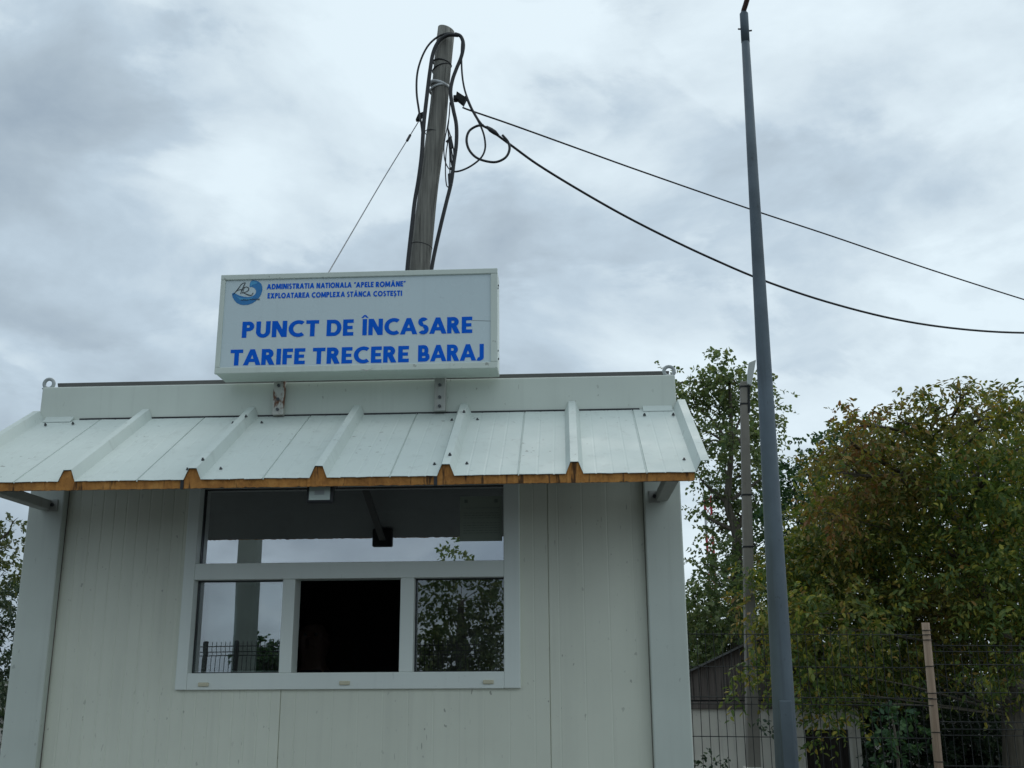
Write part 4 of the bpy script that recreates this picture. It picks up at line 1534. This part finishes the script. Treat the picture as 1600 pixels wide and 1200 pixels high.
# trees left of the kiosk
D4 = 16.0
p = at(-40, 1180, D4 + CAM.y)
tree('broadleaf_tree', (p.x, p.y, 0), 'light leafy tree seen left of the kiosk post', 'tree',
     blobs_px([(20, 815, 16), (0, 840, 22), (38, 830, 9), (28, 860, 16), (-30, 850, 50), (10, 890, 18), (30, 895, 11), (-20, 920, 50), (-60, 880, 60), (-90, 830, 60), (0, 930, 24)], D4, .4), 'light_leaf', 330, 8, .070, .048, .2,
     [((p.x, p.y, 0), .16), tpt(-42, 1050, D4, .12), tpt(-35, 950, D4, .08), tpt(-30, 860, D4, .04)], limb=.022, shell=.15)
D5 = 15.0
p = at(-15, 1180, D5 + CAM.y)
tree('conifer_tree', (p.x, p.y, 0), 'dark dense tree low beside the left kiosk post', 'tree',
     blobs_px([(15, 930, 26), (-5, 960, 40), (15, 990, 30), (-10, 1030, 50), (5, 1070, 40), (-15, 1110, 50), (-60, 980, 70), (-60, 1080, 80)], D5, .3), 'dark_leaf', 330, 10, .075, .026, .2,
     [((p.x, p.y, 0), .12), tpt(-15, 1050, D5, .08), tpt(-8, 950, D5, .03)], limb=.018, shell=.2)

# ------------------------------------------------------------------ what the window panes mirror, behind the photographer
def mir(px, py, dist):
    return mirrored(px, py, dist)


m0 = mir(718, 1056, 14)
mt = []
for q in ((700, 905, 16), (690, 930, 20), (716, 900, 20), (706, 866, 9), (707, 850, 5), (742, 945, 18), (762, 915, 20), (778, 905, 16), (736, 872, 2), (770, 940, 20), (672, 975, 24), (700, 975, 28), (735, 985, 28), (770, 985, 26), (665, 1010, 26), (700, 1020, 30),
          (740, 1025, 30), (780, 1025, 30), (690, 1060, 36), (750, 1060, 36), (800, 980, 20), (655, 1045, 20), (664, 915, 6), (668, 945, 8)):
    p = mir(q[0], q[1], 14 + random.uniform(-.5, .5))
    mt.append((p.x, p.y, p.z, q[2] / F_PX * 14))
tp = [((m0.x, m0.y, 0), .10)] + [(tuple(mir(720, py, 14)), r) for py, r in ((1056, .08), (1000, .06), (940, .04))]
tree('broadleaf_tree', (m0.x, m0.y, 0), 'small leafy tree mirrored in the right window pane', 'tree', mt, 'poplar_leaf', 640, 8, .075, .042, .16, tp, limb=.014, shell=.15)
# mirrored fence
fb = mir(322, 1006, 12)
mf = thing('mesh_fence', (fb.x, fb.y, 0), 'wire mesh fence with brown posts mirrored in the left window pane', 'fence')
fa, fc = mir(290, 1012, 12), mir(470, 1012, 12)
ztf = mir(380, 1010, 12).z
part('mesh_panel', mesh_panel(fa.x - .6, fc.x + 2.0, fb.y, ztf + .05, [ztf, ztf - .06, ztf - .10, ztf - .30, ztf - .5, ztf - .7, ztf - .76, ztf - .95], [ztf - .08, ztf - .73], 0, r=.004), 'wire_dark', mf)
for px in (322, 369):
    q = mir(px, 1005, 12)
    part('post', MB().box(q.x - .018, q.x + .018, fb.y - .03, fb.y + .03, 0, ztf + .06), 'wire_dark', mf, bevel=.003)
# mirrored pale concrete post
q = mir(384, 980, 13.5)
cpm = thing('concrete_pole', (q.x, q.y, 0), 'pale square post mirrored in the left part of the window', 'post')
part('shaft', MB().box(q.x - .125, q.x + .125, q.y - .12, q.y + .12, 0, 5.5), 'green_concrete', cpm, bevel=.015)
part('cap', MB().box(q.x - .16, q.x + .16, q.y - .155, q.y + .155, 5.5, 5.6), 'concrete', cpm, bevel=.01)
q = mir(415, 1040, 16)  # added shrub, approximating an unidentified rounded dark shape in the pane
bl = [(q.x + random.uniform(-.12, .12), q.y + random.uniform(-.2, .2), max(.2, q.z + .20 + random.uniform(-.35, .06)), .30) for _ in range(11)] + [(q.x, q.y, .5, .4)]
tree('shrub', (q.x, q.y, 0), 'added shrub standing in for a rounded dark shape mirrored in the left window pane', 'shrub', bl, 'green_leaf', 500, 8, .06, .04, .12, [((q.x, q.y, 0), .04), ((q.x, q.y, .5), .03), ((q.x, q.y, 1.1), .01)], limb=.01, shell=.2)
